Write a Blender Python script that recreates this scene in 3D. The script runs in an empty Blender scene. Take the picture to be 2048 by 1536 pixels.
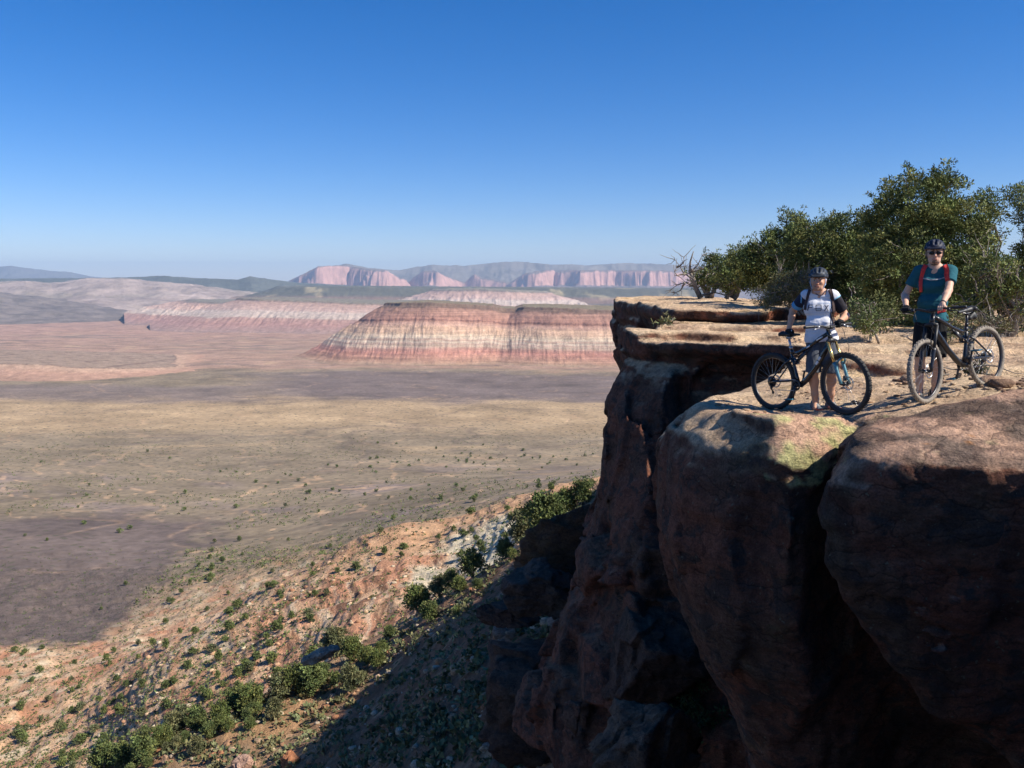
import bpy, math, random, time, os
import numpy as np
import openvdb
from mathutils import Vector, Matrix
T0 = time.time()
R = math.radians
FPX = 1704.0
TH = math.atan(208 / FPX)
CT, ST = math.cos(TH), math.sin(TH)
scene = bpy.context.scene
COL = scene.collection
SKIP = os.environ.get('SKIP', '')

def P(px, py, D):
    """world point seen at photo pixel (px,py) when it stands D metres ahead of the camera"""
    a = (px - 1024) / FPX; b = (768 - py) / FPX
    dy = CT + b * ST
    return Vector((a, dy, -ST + b * CT)) * (D / dy)

def PX(px, D, py=768):
    p = P(px, py, D); return (p[0], p[1])

def log(*a):
    print('[%.1f]' % (time.time() - T0), *a, flush=True)

# ------------------------------------------------------------ tags
def tag(o, label=None, cat=None, group=None, kind=None):
    if label: o['label'] = label
    if cat: o['category'] = cat
    if group: o['group'] = group
    if kind: o['kind'] = kind
    return o

def empty(name, loc=(0, 0, 0), rz=0, parent=None):
    o = bpy.data.objects.new(name, None); COL.objects.link(o)
    o.empty_display_size = 0.2
    o.location = loc; o.rotation_euler = (0, 0, rz)
    if parent: o.parent = parent
    return o

def np_mesh(name, v, f, mat=None, smooth=True, attrs=None, parent=None, link=True):
    """v (n,3), f (m,k) array with k = 3 or 4"""
    me = bpy.data.meshes.new(name)
    v = np.asarray(v, dtype=np.float32); f = np.asarray(f, dtype=np.int32)
    n, k = f.shape
    me.vertices.add(len(v)); me.vertices.foreach_set('co', v.ravel())
    me.loops.add(n * k); me.loops.foreach_set('vertex_index', f.ravel())
    me.polygons.add(n)
    me.polygons.foreach_set('loop_start', np.arange(0, n * k, k, dtype=np.int32))
    me.polygons.foreach_set('loop_total', np.full(n, k, dtype=np.int32))
    me.update(calc_edges=True)
    if smooth: me.polygons.foreach_set('use_smooth', np.ones(n, dtype=bool))
    if attrs:
        for an, c in attrs.items():
            c = np.asarray(c, dtype=np.float32)
            at = me.attributes.new(an, 'FLOAT_COLOR', 'POINT')
            if c.shape[1] == 3: c = np.concatenate([c, np.ones((len(c), 1), np.float32)], 1)
            at.data.foreach_set('color', c.ravel())
    if mat is not None:
        for m in (mat if isinstance(mat, (list, tuple)) else [mat]): me.materials.append(m)
    if not link: return me
    o = bpy.data.objects.new(name, me); COL.objects.link(o)
    if parent is not None: o.parent = parent
    return o

# ------------------------------------------------------------ noise
_rs = np.random.RandomState(7)
_perm = _rs.permutation(4096).astype(np.int32)
_grad = _rs.normal(size=(4096, 3)).astype(np.float32)
_grad /= np.linalg.norm(_grad, axis=1)[:, None]

_t = _rs.rand(4096) * 6.2832
_grad2 = np.stack([np.cos(_t), np.sin(_t)], 1).astype(np.float32)

def pnoise(p, seed=0):
    p = np.asarray(p, dtype=np.float32)
    out = np.empty(len(p), np.float32)
    if len(p) and np.ptp(p[:, 2]) == 0: return pnoise2(p, seed)
    CH = 200000
    for s in range(0, len(p), CH):
        q = p[s:s + CH]
        i = np.floor(q).astype(np.int32); f = q - i
        u = f * f * f * (f * (f * 6 - 15) + 10)
        r = 0
        for dx in (0, 1):
            wx = u[:, 0] if dx else 1 - u[:, 0]
            for dy in (0, 1):
                wy = u[:, 1] if dy else 1 - u[:, 1]
                for dz in (0, 1):
                    wz = u[:, 2] if dz else 1 - u[:, 2]
                    h = _perm[(_perm[(_perm[(i[:, 0] + dx + seed * 17) & 4095] + i[:, 1] + dy) & 4095] + i[:, 2] + dz) & 4095]
                    g = _grad[h]
                    r = r + wx * wy * wz * (g[:, 0] * (f[:, 0] - dx) + g[:, 1] * (f[:, 1] - dy) + g[:, 2] * (f[:, 2] - dz))
        out[s:s + CH] = r
    return out * 1.6

def pnoise2(p, seed=0):
    out = np.empty(len(p), np.float32)
    for s in range(0, len(p), 200000):
        q = p[s:s + 200000, :2]
        i = np.floor(q).astype(np.int32); f = q - i; i = i + seed * 17
        u = f * f * f * (f * (f * 6 - 15) + 10)
        a = _perm[i[:, 0] & 4095]; b = _perm[(i[:, 0] + 1) & 4095]
        r = 0
        for hx, dx in ((a, 0), (b, 1)):
            wx = u[:, 0] if dx else 1 - u[:, 0]
            for dy in (0, 1):
                wy = u[:, 1] if dy else 1 - u[:, 1]
                g = _grad2[_perm[(hx + i[:, 1] + dy) & 4095]]
                r = r + wx * wy * (g[:, 0] * (f[:, 0] - dx) + g[:, 1] * (f[:, 1] - dy))
        out[s:s + 200000] = r
    return out * 1.45

def fbm(p, octv=4, seed=0, gain=0.5, lac=2.03):
    p = np.asarray(p, dtype=np.float32)
    r = 0; a = 1.0; t = 0
    for k in range(octv):
        r = r + a * pnoise(p * (lac ** k) + 13.7 * k, seed + k); t += a; a *= gain
    return r / t

def ridged(p, octv=3, seed=0, gain=0.5):
    p = np.asarray(p, dtype=np.float32)
    r = 0; a = 1.0; t = 0
    for k in range(octv):
        r = r + a * (1 - 2 * np.abs(pnoise(p * (2.03 ** k) + 9.1 * k, seed + k))); t += a; a *= gain
    return r / t

def sstep(a, b, x):
    t = np.clip((x - a) / (b - a), 0, 1); return t * t * (3 - 2 * t)

def cellnoise(p, seed=0):
    """distance to nearest / second nearest feature point and cell random value (3-D)"""
    p = np.asarray(p, dtype=np.float32); i = np.floor(p).astype(np.int32); f = p - i
    f1 = np.full(len(p), 9., np.float32); f2 = f1.copy(); idn = np.zeros(len(p), np.int32)
    for dx in (-1, 0, 1):
        for dy in (-1, 0, 1):
            for dz in (-1, 0, 1):
                h = _perm[(_perm[(_perm[(i[:, 0] + dx + seed * 31) & 4095] + i[:, 1] + dy) & 4095] + i[:, 2] + dz) & 4095]
                g = _grad[h] * 0.45 + 0.5
                d = np.sqrt((g[:, 0] + dx - f[:, 0]) ** 2 + (g[:, 1] + dy - f[:, 1]) ** 2 + (g[:, 2] + dz - f[:, 2]) ** 2)
                nw = d < f1
                f2 = np.where(nw, f1, np.minimum(f2, d)); idn = np.where(nw, h, idn); f1 = np.where(nw, d, f1)
    return f1, f2, idn / 4096.0

def facets(p, seed=0, tilt=.5):
    """flat broken faces: every cell carries its own plane"""
    p = np.asarray(p, dtype=np.float32); i = np.floor(p - .5).astype(np.int32); f = p - i
    f1 = np.full(len(p), 9., np.float32); val = np.zeros(len(p), np.float32)
    for dx in (0, 1):
        for dy in (0, 1):
            for dz in (0, 1):
                h = _perm[(_perm[(_perm[(i[:, 0] + dx + seed * 31) & 4095] + i[:, 1] + dy) & 4095] + i[:, 2] + dz) & 4095]
                g = _grad[h]; rx = g[:, 0] * .36 + .5 + dx - f[:, 0]; ry = g[:, 1] * .36 + .5 + dy - f[:, 1]; rz = g[:, 2] * .36 + .5 + dz - f[:, 2]
                d = rx * rx + ry * ry + rz * rz; nw = d < f1; g2 = _grad[(h * 7 + 3) & 4095]
                val = np.where(nw, (h / 4096. - .5) + tilt * (rx * g2[:, 0] + ry * g2[:, 1] + rz * g2[:, 2]), val); f1 = np.where(nw, d, f1)
    return val

def xyz(x, y, z=0.0):
    return np.stack(np.broadcast_arrays(np.asarray(x, np.float32), np.asarray(y, np.float32), np.asarray(z, np.float32)), -1).reshape(-1, 3)

# ------------------------------------------------------------ polygon SDF / TPS
def poly_sdf(poly, X, Y):
    poly = np.asarray(poly, dtype=np.float64)
    X = np.asarray(X, dtype=np.float32); Y = np.asarray(Y, dtype=np.float32)
    d = np.full(X.shape, 1e18, np.float32); inside = np.zeros(X.shape, bool)
    n = len(poly)
    for i in range(n):
        ax, ay = poly[i]; bx, by = poly[(i + 1) % n]
        ex, ey = bx - ax, by - ay
        L = ex * ex + ey * ey + 1e-12
        t = np.clip(((X - ax) * ex + (Y - ay) * ey) / L, 0, 1)
        dd = (X - ax - t * ex) ** 2 + (Y - ay - t * ey) ** 2
        d = np.minimum(d, dd)
        c = ((ay > Y) != (by > Y))
        if abs(by - ay) > 1e-9:
            xi = ax + (Y - ay) / (by - ay) * ex
            inside ^= (c & (X < xi))
    d = np.sqrt(d)
    return np.where(inside, -d, d)

def chaikin(poly, it=1):
    p = np.asarray(poly, float)
    for _ in range(it):
        q = np.roll(p, -1, 0)
        p = np.stack([p * .75 + q * .25, p * .25 + q * .75], 1).reshape(-1, p.shape[1])
    return p

class TPS:
    def __init__(s, pts, vals, lam=1e-4):
        pts = np.asarray(pts, float); vals = np.asarray(vals, float)
        n = len(pts); s.p = pts
        K = s.k(pts, pts) + lam * np.eye(n)
        Pm = np.concatenate([np.ones((n, 1)), pts], 1)
        A = np.zeros((n + 3, n + 3)); A[:n, :n] = K; A[:n, n:] = Pm; A[n:, :n] = Pm.T
        b = np.zeros(n + 3); b[:n] = vals
        s.w = np.linalg.solve(A, b)
    def k(s, a, b):
        r2 = ((a[:, None, :] - b[None, :, :]) ** 2).sum(-1)
        return 0.5 * r2 * np.log(r2 + 1e-12)
    def __call__(s, x, y):
        sh = np.broadcast(x, y).shape
        q = np.stack([np.broadcast_to(x, sh).ravel(), np.broadcast_to(y, sh).ravel()], 1).astype(float)
        out = np.empty(len(q)); n = len(s.p)
        for i in range(0, len(q), 20000):
            c = q[i:i + 20000]
            out[i:i + 20000] = s.k(c, s.p) @ s.w[:n] + s.w[n] + c @ s.w[n + 1:]
        return out.reshape(sh)

# ------------------------------------------------------------ materials
def new_mat(name):
    m = bpy.data.materials.new(name); m.use_nodes = True
    nt = m.node_tree; nt.nodes.clear()
    out = nt.nodes.new('ShaderNodeOutputMaterial'); b = nt.nodes.new('ShaderNodeBsdfPrincipled')
    nt.links.new(b.outputs[0], out.inputs[0])
    return m, nt, b

def N(nt, typ, ins=None, **kw):
    n = nt.nodes.new(typ)
    for k, v in kw.items(): setattr(n, k, v)
    if ins:
        for k, v in ins.items():
            if hasattr(v, 'is_linked') or isinstance(v, bpy.types.NodeSocket): nt.links.new(v, n.inputs[k])
            else: n.inputs[k].default_value = v
    return n

def c4(c): return (c[0], c[1], c[2], 1.0)

def ramp(nt, fac, stops):
    r = nt.nodes.new('ShaderNodeValToRGB'); e = r.color_ramp.elements
    while len(e) > 1: e.remove(e[-1])
    e[0].position = stops[0][0]; e[0].color = c4(stops[0][1]) if not np.isscalar(stops[0][1]) else c4([stops[0][1]] * 3)
    for p, c in stops[1:]:
        x = e.new(p); x.color = c4(c) if not np.isscalar(c) else c4([c] * 3)
    nt.links.new(fac, r.inputs[0]); return r

def mixc(nt, fac, a, b, mode='MIX'):
    m = nt.nodes.new('ShaderNodeMix'); m.data_type = 'RGBA'; m.blend_type = mode
    for idx, v in ((0, fac), (6, a), (7, b)):
        if isinstance(v, bpy.types.NodeSocket): nt.links.new(v, m.inputs[idx])
        elif idx == 0: m.inputs[0].default_value = v
        else: m.inputs[idx].default_value = c4(v)
    return m.outputs[2]

def pbr(name, col, rough=0.6, metal=0.0, var=0.12, scale=30.0, bump=0.0, spec=0.5, coat=0.0):
    """painted / plastic / cloth style material with a little procedural unevenness"""
    m, nt, b = new_mat(name)
    tc = N(nt, 'ShaderNodeTexCoord')
    no = N(nt, 'ShaderNodeTexNoise', {'Vector': tc.outputs['Object'], 'Scale': scale, 'Detail': 4.0})
    lo = [max(0, x * (1 - var)) for x in col]; hi = [min(1, x * (1 + var)) for x in col]
    r = ramp(nt, no.outputs[0], [(0.3, lo), (0.7, hi)])
    nt.links.new(r.outputs[0], b.inputs['Base Color'])
    b.inputs['Roughness'].default_value = rough; b.inputs['Metallic'].default_value = metal
    b.inputs['Specular IOR Level'].default_value = spec
    if coat: b.inputs['Coat Weight'].default_value = coat
    if bump:
        bp = N(nt, 'ShaderNodeBump', {'Height': no.outputs[0], 'Strength': bump, 'Distance': 0.01})
        nt.links.new(bp.outputs[0], b.inputs['Normal'])
    return m

def mat_terrain(name, s1, s2, bump=0.6, bdist=1.0, contrast=0.35, spots=None):
    """vertex colour of the ground x world-space noise at two scales"""
    m, nt, b = new_mat(name)
    at = N(nt, 'ShaderNodeAttribute', attribute_name='Col')
    ge = N(nt, 'ShaderNodeNewGeometry')
    n1 = N(nt, 'ShaderNodeTexNoise', {'Vector': ge.outputs['Position'], 'Scale': s1, 'Detail': 6.0, 'Roughness': 0.6})
    n2 = N(nt, 'ShaderNodeTexNoise', {'Vector': ge.outputs['Position'], 'Scale': s2, 'Detail': 8.0, 'Roughness': 0.65})
    r1 = ramp(nt, n1.outputs[0], [(0.25, 1 - contrast), (0.75, 1 + .5 * contrast)])
    r2 = ramp(nt, n2.outputs[0], [(0.25, 1 - contrast), (0.75, 1 + .5 * contrast)])
    c = mixc(nt, 1.0, at.outputs['Color'], r1.outputs[0], 'MULTIPLY')
    c = mixc(nt, 1.0, c, r2.outputs[0], 'MULTIPLY')
    if spots:
        sc, th, sc_col = spots
        v = N(nt, 'ShaderNodeTexVoronoi', {'Vector': ge.outputs['Position'], 'Scale': sc, 'Randomness': 1.0})
        mk = ramp(nt, v.outputs['Distance'], [(th, 1.0), (th + 0.07, 0.0)])
        fm = N(nt, 'ShaderNodeMath', {0: mk.outputs[0], 1: at.outputs['Alpha']}, operation='MULTIPLY')
        c = mixc(nt, fm.outputs[0], c, sc_col)
    nt.links.new(c, b.inputs['Base Color'])
    b.inputs['Roughness'].default_value = 0.95; b.inputs['Specular IOR Level'].default_value = 0.15
    bp = N(nt, 'ShaderNodeBump', {'Height': n2.outputs[0], 'Strength': bump, 'Distance': bdist})
    nt.links.new(bp.outputs[0], b.inputs['Normal'])
    return m

# ------------------------------------------------------------ camera, sky, sun
cam_d = bpy.data.cameras.new('camera'); cam = bpy.data.objects.new('camera', cam_d); COL.objects.link(cam)
cam_d.sensor_width = 36.0; cam_d.lens = 36.0 * FPX / 2048.0
cam.rotation_euler = (math.pi / 2 - TH, 0, 0); cam.location = (0, 0, 0)
cam_d.clip_start = 0.1; cam_d.clip_end = 200000
scene.camera = cam
SUN_AZ, SUN_EL = R(112), R(43)          # azimuth clockwise from the view direction
sd = Vector((math.sin(SUN_AZ) * math.cos(SUN_EL), math.cos(SUN_AZ) * math.cos(SUN_EL), math.sin(SUN_EL)))
sl = bpy.data.lights.new('sun', 'SUN'); so = bpy.data.objects.new('sun', sl); COL.objects.link(so)
sl.energy = 5.0; sl.angle = R(0.53); sl.color = (1.0, 0.93, 0.81)
so.rotation_euler = sd.to_track_quat('Z', 'Y').to_euler()
so.location = (30, -10, 40)
w = bpy.data.worlds.new('World'); scene.world = w; w.use_nodes = True
wn = w.node_tree; wn.nodes.clear()
sky = wn.nodes.new('ShaderNodeTexSky'); sky.sky_type = 'NISHITA'; sky.sun_disc = False
sky.sun_elevation = SUN_EL; sky.sun_rotation = SUN_AZ
sky.altitude = 1500; sky.air_density = 1.0; sky.dust_density = 0.4; sky.ozone_density = 4.0
bg = wn.nodes.new('ShaderNodeBackground'); bg.inputs[1].default_value = 0.081
wo = wn.nodes.new('ShaderNodeOutputWorld')
hs = wn.nodes.new('ShaderNodeHueSaturation'); hs.inputs['Saturation'].default_value = 1.36
tint = wn.nodes.new('ShaderNodeMix'); tint.data_type = 'RGBA'; tint.blend_type = 'MULTIPLY'; tint.inputs[0].default_value = 1.0; tint.inputs[7].default_value = (1.05, 1.0, 1.12, 1)
wn.links.new(sky.outputs[0], tint.inputs[6]); wn.links.new(tint.outputs[2], hs.inputs['Color']); wn.links.new(hs.outputs[0], bg.inputs[0]); wn.links.new(bg.outputs[0], wo.inputs[0])
scene.view_settings.view_transform = 'Standard'; scene.view_settings.look = 'None'
scene.view_settings.exposure = 0.6; scene.view_settings.gamma = 1.0
scene.cycles.use_denoising = True
scene.cycles.max_bounces = 5; scene.cycles.diffuse_bounces = 2; scene.cycles.glossy_bounces = 2
scene.cycles.volume_bounces = 0; scene.cycles.transparent_max_bounces = 6
scene.cycles.use_adaptive_sampling = True; scene.cycles.adaptive_threshold = 0.015
# ============================================================ valley and hillside
ANCH = [(1500,1700,20),(1300,1600,25),(1100,1536,32),(900,1536,42),(750,1536,52),(590,1536,62),(400,1580,67),(250,1640,69),(100,1720,71),(-300,1980,74),
 (1024,2900,10),(0,2600,20),(500,2400,22),(0,2300,40),(500,2000,38),(-600,2500,40),(1500,2900,8),(1900,2900,8),(-600,2600,60),
 (1450,1380,30),(1300,1280,36),(1150,1350,40),(1000,1330,50),(900,1310,63),(800,1365,70),(700,1430,74),(560,1490,71),(1130,1180,60),(1170,1080,78),(1400,1150,60),(1700,1000,100),(1900,1100,60),(1900,900,150),
 (1200,978,105),(1130,1018,103),(1060,1078,101),(960,1148,98),(850,1218,94),(700,1305,89),(600,1360,85),(450,1440,80),(300,1510,76),(180,1590,74),(0,1690,75),(-300,1860,80),
 (1200,1100,150),(1060,1190,150),(850,1330,150),(600,1450,150),(300,1600,150),(0,1740,150),(1060,1150,122),(850,1290,118),(600,1430,112),(300,1590,100),(1500,1000,200),
 (1500,930,430),(1250,955,430),(1190,968,430),(1100,988,430),(1010,1016,430),(930,1052,430),(860,1084,430),(800,1066,440),(740,1082,440),(650,1125,440),(560,1172,430),(470,1225,420),(400,1268,400),(330,1315,385),
 (1150,1040,330),(1000,1120,330),(900,1160,350),(800,1190,340),(700,1270,310),(600,1340,300),(600,1215,370),(450,1350,330),(300,1420,330),(150,1420,400),(0,1400,430),(0,1560,330),(200,1560,310),(-300,1480,400),(-500,1700,300),
 (1190,1000,560),(1000,1050,560),(800,1105,580),(600,1185,560),(500,1235,520),
 (1190,968,750),(900,1035,750),(600,1105,760),(650,1080,850),(400,1205,640),(200,1290,560),(0,1310,560),(150,1250,640),(0,1200,700),(-300,1250,700),(300,1120,850),(0,1080,930),
 (600,1010,1150),(1000,960,1150),(1200,938,1200),(0,1000,1250),(-400,1000,1250),(1500,900,1250)]
for _px in (-500, 0, 500, 1000, 1500, 1900):
    ANCH += [(_px, 930, 1700), (_px, 860, 2200), (_px, 802, 2800), (_px, 765, 3500), (_px, 738, 4100), (_px, 717, 4800), (_px, 693, 6200), (_px, 660, 8500), (_px, 638, 12000), (_px, 618, 18000), (_px, 602, 28000), (_px, 590, 60000)]
def _aq(px, py, D):
    p = P(px, py, D); return p[0] / p[1], math.log(p[1]), p[2] / p[1]
_aa = np.array([_aq(*t) for t in ANCH])
_tps = TPS(np.stack([_aa[:, 0], _aa[:, 1] * 0.8], 1), _aa[:, 2], lam=3e-5)
TA0, TA1, TL0, TL1 = -0.95, 0.85, math.log(4.0), math.log(70000.0)
NCA, NCL = 150, 420
_ca = np.linspace(TA0, TA1, NCA); _cl = np.linspace(TL0, TL1, NCL)
_cq = _tps(_ca[None, :], _cl[:, None] * 0.8).astype(np.float32)
def _cub(t):
    return (-.5 * t + t * t - .5 * t ** 3, 1 - 2.5 * t * t + 1.5 * t ** 3, .5 * t + 2 * t * t - 1.5 * t ** 3, -.5 * t * t + .5 * t ** 3)
def terr_q(a, L):
    a = np.asarray(a, np.float32); L = np.asarray(L, np.float32)
    fa = np.clip((a - TA0) / (TA1 - TA0) * (NCA - 1), 1, NCA - 3.001); fl = np.clip((L - TL0) / (TL1 - TL0) * (NCL - 1), 1, NCL - 3.001)
    i = fa.astype(int); j = fl.astype(int); wa = _cub(fa - i); wl = _cub(fl - j)
    r = 0
    for m in range(4):
        for n in range(4):
            r = r + wl[m] * wa[n] * _cq[j + m - 1, i + n - 1]
    return r

def terr_z(x, y):
    """terrain height at arrays x,y"""
    x = np.asarray(x, np.float32); y = np.asarray(y, np.float32)
    z = terr_q(x / y, np.log(y)) * y
    p = xyz(x, y)
    sh = np.shape(z); z = z.ravel(); yy = y.ravel() if np.shape(y) == sh else np.broadcast_to(y, sh).ravel()
    near = 1 - sstep(180, 260, yy)
    mid = sstep(180, 260, yy) * (1 - sstep(750, 1000, yy))
    far = sstep(800, 1200, yy)
    def on(w, fn):
        r = np.zeros(len(p), np.float32); k = w > 0
        if k.any(): r[k] = fn(p[k])
        return r
    # near talus: lumps and small ledges
    z = z + near * on(near, lambda p: 1.1 * fbm(p / 9.0, 4, 3) + 0.25 * fbm(p / 1.6, 3, 8))
    # mid: mounds, gullies and stepped ledges
    z = z + mid * on(mid, lambda p: 4.4 * ridged(p / np.array([60., 46., 1.]), 4, 21) + 1.6 * fbm(p / 20., 4, 5))
    st = 3.2; k = z / st + 1.6 * on(mid, lambda p: fbm(p / 90., 2, 44))
    fr = k - np.floor(k)
    z = z + mid * st * 0.38 * (sstep(0.3, 0.7, fr) - fr)
    z = z + far * (np.minimum(yy, 9000) / 1000.) * on(far, lambda p: 1.5 * fbm(p / 350., 4, 61))
    return z.reshape(sh)

def stripes(px0, py, seed, scx, scy, octv=4):
    return fbm(xyz(px0 / scx, py / scy, 3.3), octv, seed)

def col_terrain(a, D, z, x, y):
    """albedo of the ground: where soils, sage flats, lava flats and rock bands lie"""
    n = len(a)
    # equivalent map coordinates of the ground (u = bearing, v = log distance) used as a plain map grid
    px = a * FPX + 1024
    q = z / D; be = np.arctan2(q, 1.0)
    py = 768 + FPX * np.tan(-be - TH)
    p = xyz(x, y)
    w1 = fbm(xyz(a * 9, np.log(D) * 9), 4, 71); w2 = fbm(xyz(a * 30, np.log(D) * 40), 4, 72); w3 = fbm(xyz(a * 5, np.log(D) * 30), 4, 73)
    sage = np.array([0.285, 0.22, 0.145]); tan = np.array([0.49, 0.345, 0.20]); lava = np.array([0.165, 0.125, 0.112])
    red = np.array([0.60, 0.29, 0.165]); peach = np.array([0.70, 0.45, 0.27]); cream = np.array([0.76, 0.66, 0.46]); pink = np.array([0.50, 0.29, 0.22]); brown = np.array([0.37, 0.215, 0.12])
    def mix(c, t, m): return c * (1 - m[:, None]) + t * m[:, None]
    c = np.tile(sage, (n, 1))
    lD = np.log(D)
    yw = py + 14 * w1 + 7 * w2 + 16 * fbm(xyz(x / 1500, y / 900), 4, 75)
    # tan grass belt 2-3 km out
    c = mix(c, tan, sstep(880, 840, yw + 18 * w3) * (1 - sstep(806, 784, yw)) * 0.8)
    c = mix(c, tan * .92, sstep(0.1, 0.5, w3) * sstep(960, 900, yw) * 0.5)
    # dark lava flats
    c = mix(c, lava * 1.25, sstep(812, 790, yw) * sstep(736, 750, yw) * sstep(380, 640, px + 60 * w1) * 0.92)
    c = mix(c, lava * 1.35, sstep(812, 794, yw) * sstep(764, 778, yw) * sstep(560, 420, px) * 0.75)
    # pinkish badlands far left of the plain
    c = mix(c, pink * 1.05, sstep(742, 730, yw) * sstep(-0.3, 0.3, w3 + 0.3) * 0.55)
    c = mix(c, tan * 1.1, sstep(742, 725, yw) * sstep(0.1, 0.45, w2) * 0.5)
    c = mix(c, lava * 1.5, sstep(745, 725, yw) * sstep(0.0, 0.5, -w3) * 0.6)
    c = mix(c, pink, sstep(690, 660, yw) * 0.5)
    # brown-green flats between
    c = mix(c, lava * 1.75, sstep(0.0, 0.45, w1) * sstep(900, 960, py) * 0.7 * sstep(1080, 1020, py))
    # big dark flat lower left
    edge = (px - (290 - (py - 1180) * 1.05))
    m = sstep(60, -70, edge + 90 * w1 + 70 * w2) * sstep(1015, 1050, py + 25 * w1) * sstep(1300, 1280, py + 20 * w2)
    c = mix(c, lava * 1.0, m * .9)
    # pale wash edges and outcrops
    v = ridged(xyz(a * 14, np.log(D) * 7), 3, 77)
    c = mix(c, peach * .95, sstep(0.78, 0.9, v) * sstep(860, 980, py) * (D > 620) * (1 - m) * 0.6)
    # thin pale washes and tracks winding over the flats
    if D.max() > 800:
        wv = 1 - np.abs(fbm(xyz(x / 420, y / 420), 4, 131)) * 42; c = mix(c, peach * .95, np.clip(wv, 0, 1) * (D > 640) * (D < 4200) * .34 * sstep(-.1, .2, w1 + .1))
        wv = 1 - np.abs(fbm(xyz(x / 900, y / 700), 4, 133)) * 30; c = mix(c, lava * .7, np.clip(wv, 0, 1) * (D > 900) * .4)
        c = mix(c, peach * 1.0, sstep(.28, .4, fbm(xyz(x / 130, y / 90), 4, 134)) * (D > 640) * (D < 1500) * sstep(300, 700, px) * .45)
    t = 0.0
    if D.min() < 820 and D.max() > 230:
        # hillside (below a kilometre)
        h = sstep(770, 560, D + 80 * w1 + 120 * w2) * (1 - m)
        rock = fbm(p / 28., 4, 81)
        ch = np.tile(peach * 1.08, (n, 1)); ch = mix(ch, red * 1.12, sstep(-0.05, 0.3, rock)); ch = mix(ch, cream, sstep(0.12, 0.4, fbm(p / 15., 4, 82)) * 0.6)
        ch = mix(ch, sage * 1.35, sstep(0.1, 0.4, fbm(p / 22., 4, 83)) * 0.5)
        zb = fbm(xyz(x / 70, y / 70, (z + .10 * x) / 2.2), 3, 84)
        ch = mix(ch, red * .85, sstep(0.1, 0.3, zb) * 0.65)
        ch = mix(ch, cream * 1.05, sstep(0.15, 0.35, -zb) * 0.5)
        # bare bedded red face of the second spur
        face = sstep(420, 520, px + 40 * w2) * sstep(400, 370, D + 14 * w2) * sstep(1180, 1060, px)
        bed = fbm(xyz(x / 45, y / 45, (z + .20 * x) / 1.7), 3, 86)
        cf = np.tile(red * 1.2, (n, 1)); cf = mix(cf, peach * 1.15, sstep(-.1, .3, fbm(p / 20., 3, 87))); cf = mix(cf, red * .33, sstep(.06, .2, bed) * .9); cf = mix(cf, cream * 1.1, sstep(.10, .3, -bed) * .5)
        ch = mix(ch, cf, face * .85)
        sc = sstep(385, 425, D + 14 * w2) * sstep(600, 520, D) * sstep(420, 560, px)
        ch = mix(ch, brown * 1.7, sc * 0.85)
        co = sstep(90, 40, np.hypot((px - 950), (py - 1105) * 1.3) + 35 * w2) + sstep(60, 30, np.hypot((px - 850), (py - 1165) * 1.4) + 30 * w2) + sstep(60, 20, np.hypot((px - 1010), (py - 1060) * 1.5) + 30 * w2)
        ch = mix(ch, cream * 1.15, np.clip(co, 0, 1) * 0.85)
        c = mix(c, ch, h)
    if D.min() < 236:
        # near talus
        t = sstep(235, 190, D)
        cn = np.tile(np.array([0.50, 0.30, 0.16]), (n, 1)); cn = mix(cn, red, sstep(0, 0.4, fbm(p / 6., 4, 91)) * 0.75)
        cn = mix(cn, np.array([.26, .13, .085]), sstep(15, 3, -x - 8 + 6 * w1) * sstep(96, 84, D) * .8); cn = mix(cn, sage * 1.2, sstep(-0.05, 0.35, fbm(p / 4.5, 4, 92)) * 0.6)  # red soil at the cliff foot, darkened to deepen the shade on this slope
        cn = mix(cn, peach, sstep(0.2, 0.5, fbm(p / 2., 3, 93)) * 0.6)
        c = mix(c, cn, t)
    if D.max() < 810: c *= (1 + 0.1 * fbm(p / 3.0, 2, 94))[:, None]
    c *= (1 + 0.16 * w2)[:, None]
    alpha = np.ones(n)
    return np.concatenate([np.clip(c, 0.02, 0.9), np.clip(alpha, 0, 1)[:, None]], 1)

def terrain_object(name, D0, D1, step, na, mat, a0=-0.70, a1=0.27):
    nl = int(math.log(D1 / D0) / step) + 2
    L = np.linspace(math.log(D0), math.log(D1), nl); A = np.linspace(a0, a1, na)
    a, l = np.meshgrid(A, L); D = np.exp(l); x = a * D; y = D
    z = terr_z(x, y)
    v = np.stack([x, y, z], -1).reshape(-1, 3)
    idx = np.arange(nl * na).reshape(nl, na)
    f = np.stack([idx[:-1, :-1], idx[:-1, 1:], idx[1:, 1:], idx[1:, :-1]], -1).reshape(-1, 4)
    c = col_terrain(a.ravel(), D.ravel(), z.ravel(), x.ravel(), y.ravel())
    o = np_mesh(name, v, f, mat, attrs={'Col': c})
    o['kind'] = 'structure'
    return o

M_talus = mat_terrain('talus_soil', 0.8, 5.0, 0.9, 0.35, 0.45, spots=(1.1, 0.22, (0.075, 0.085, 0.04)))
M_mid = mat_terrain('banded_rock_soil', 0.12, 1.0, 1.0, 1.2, 0.42, spots=(0.22, 0.16, (0.07, 0.08, 0.045)))
M_plain = mat_terrain('valley_soil', 0.006, 0.07, 0.5, 2.0, 0.42, spots=(0.055, 0.16, (0.10, 0.09, 0.06)))
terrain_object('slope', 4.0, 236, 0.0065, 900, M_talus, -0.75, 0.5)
terrain_object('hillside', 234.5, 805, 0.005, 720, M_mid)
terrain_object('valley_floor', 801, 65000, 0.006, 720, M_plain)
log('terrain')

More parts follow.
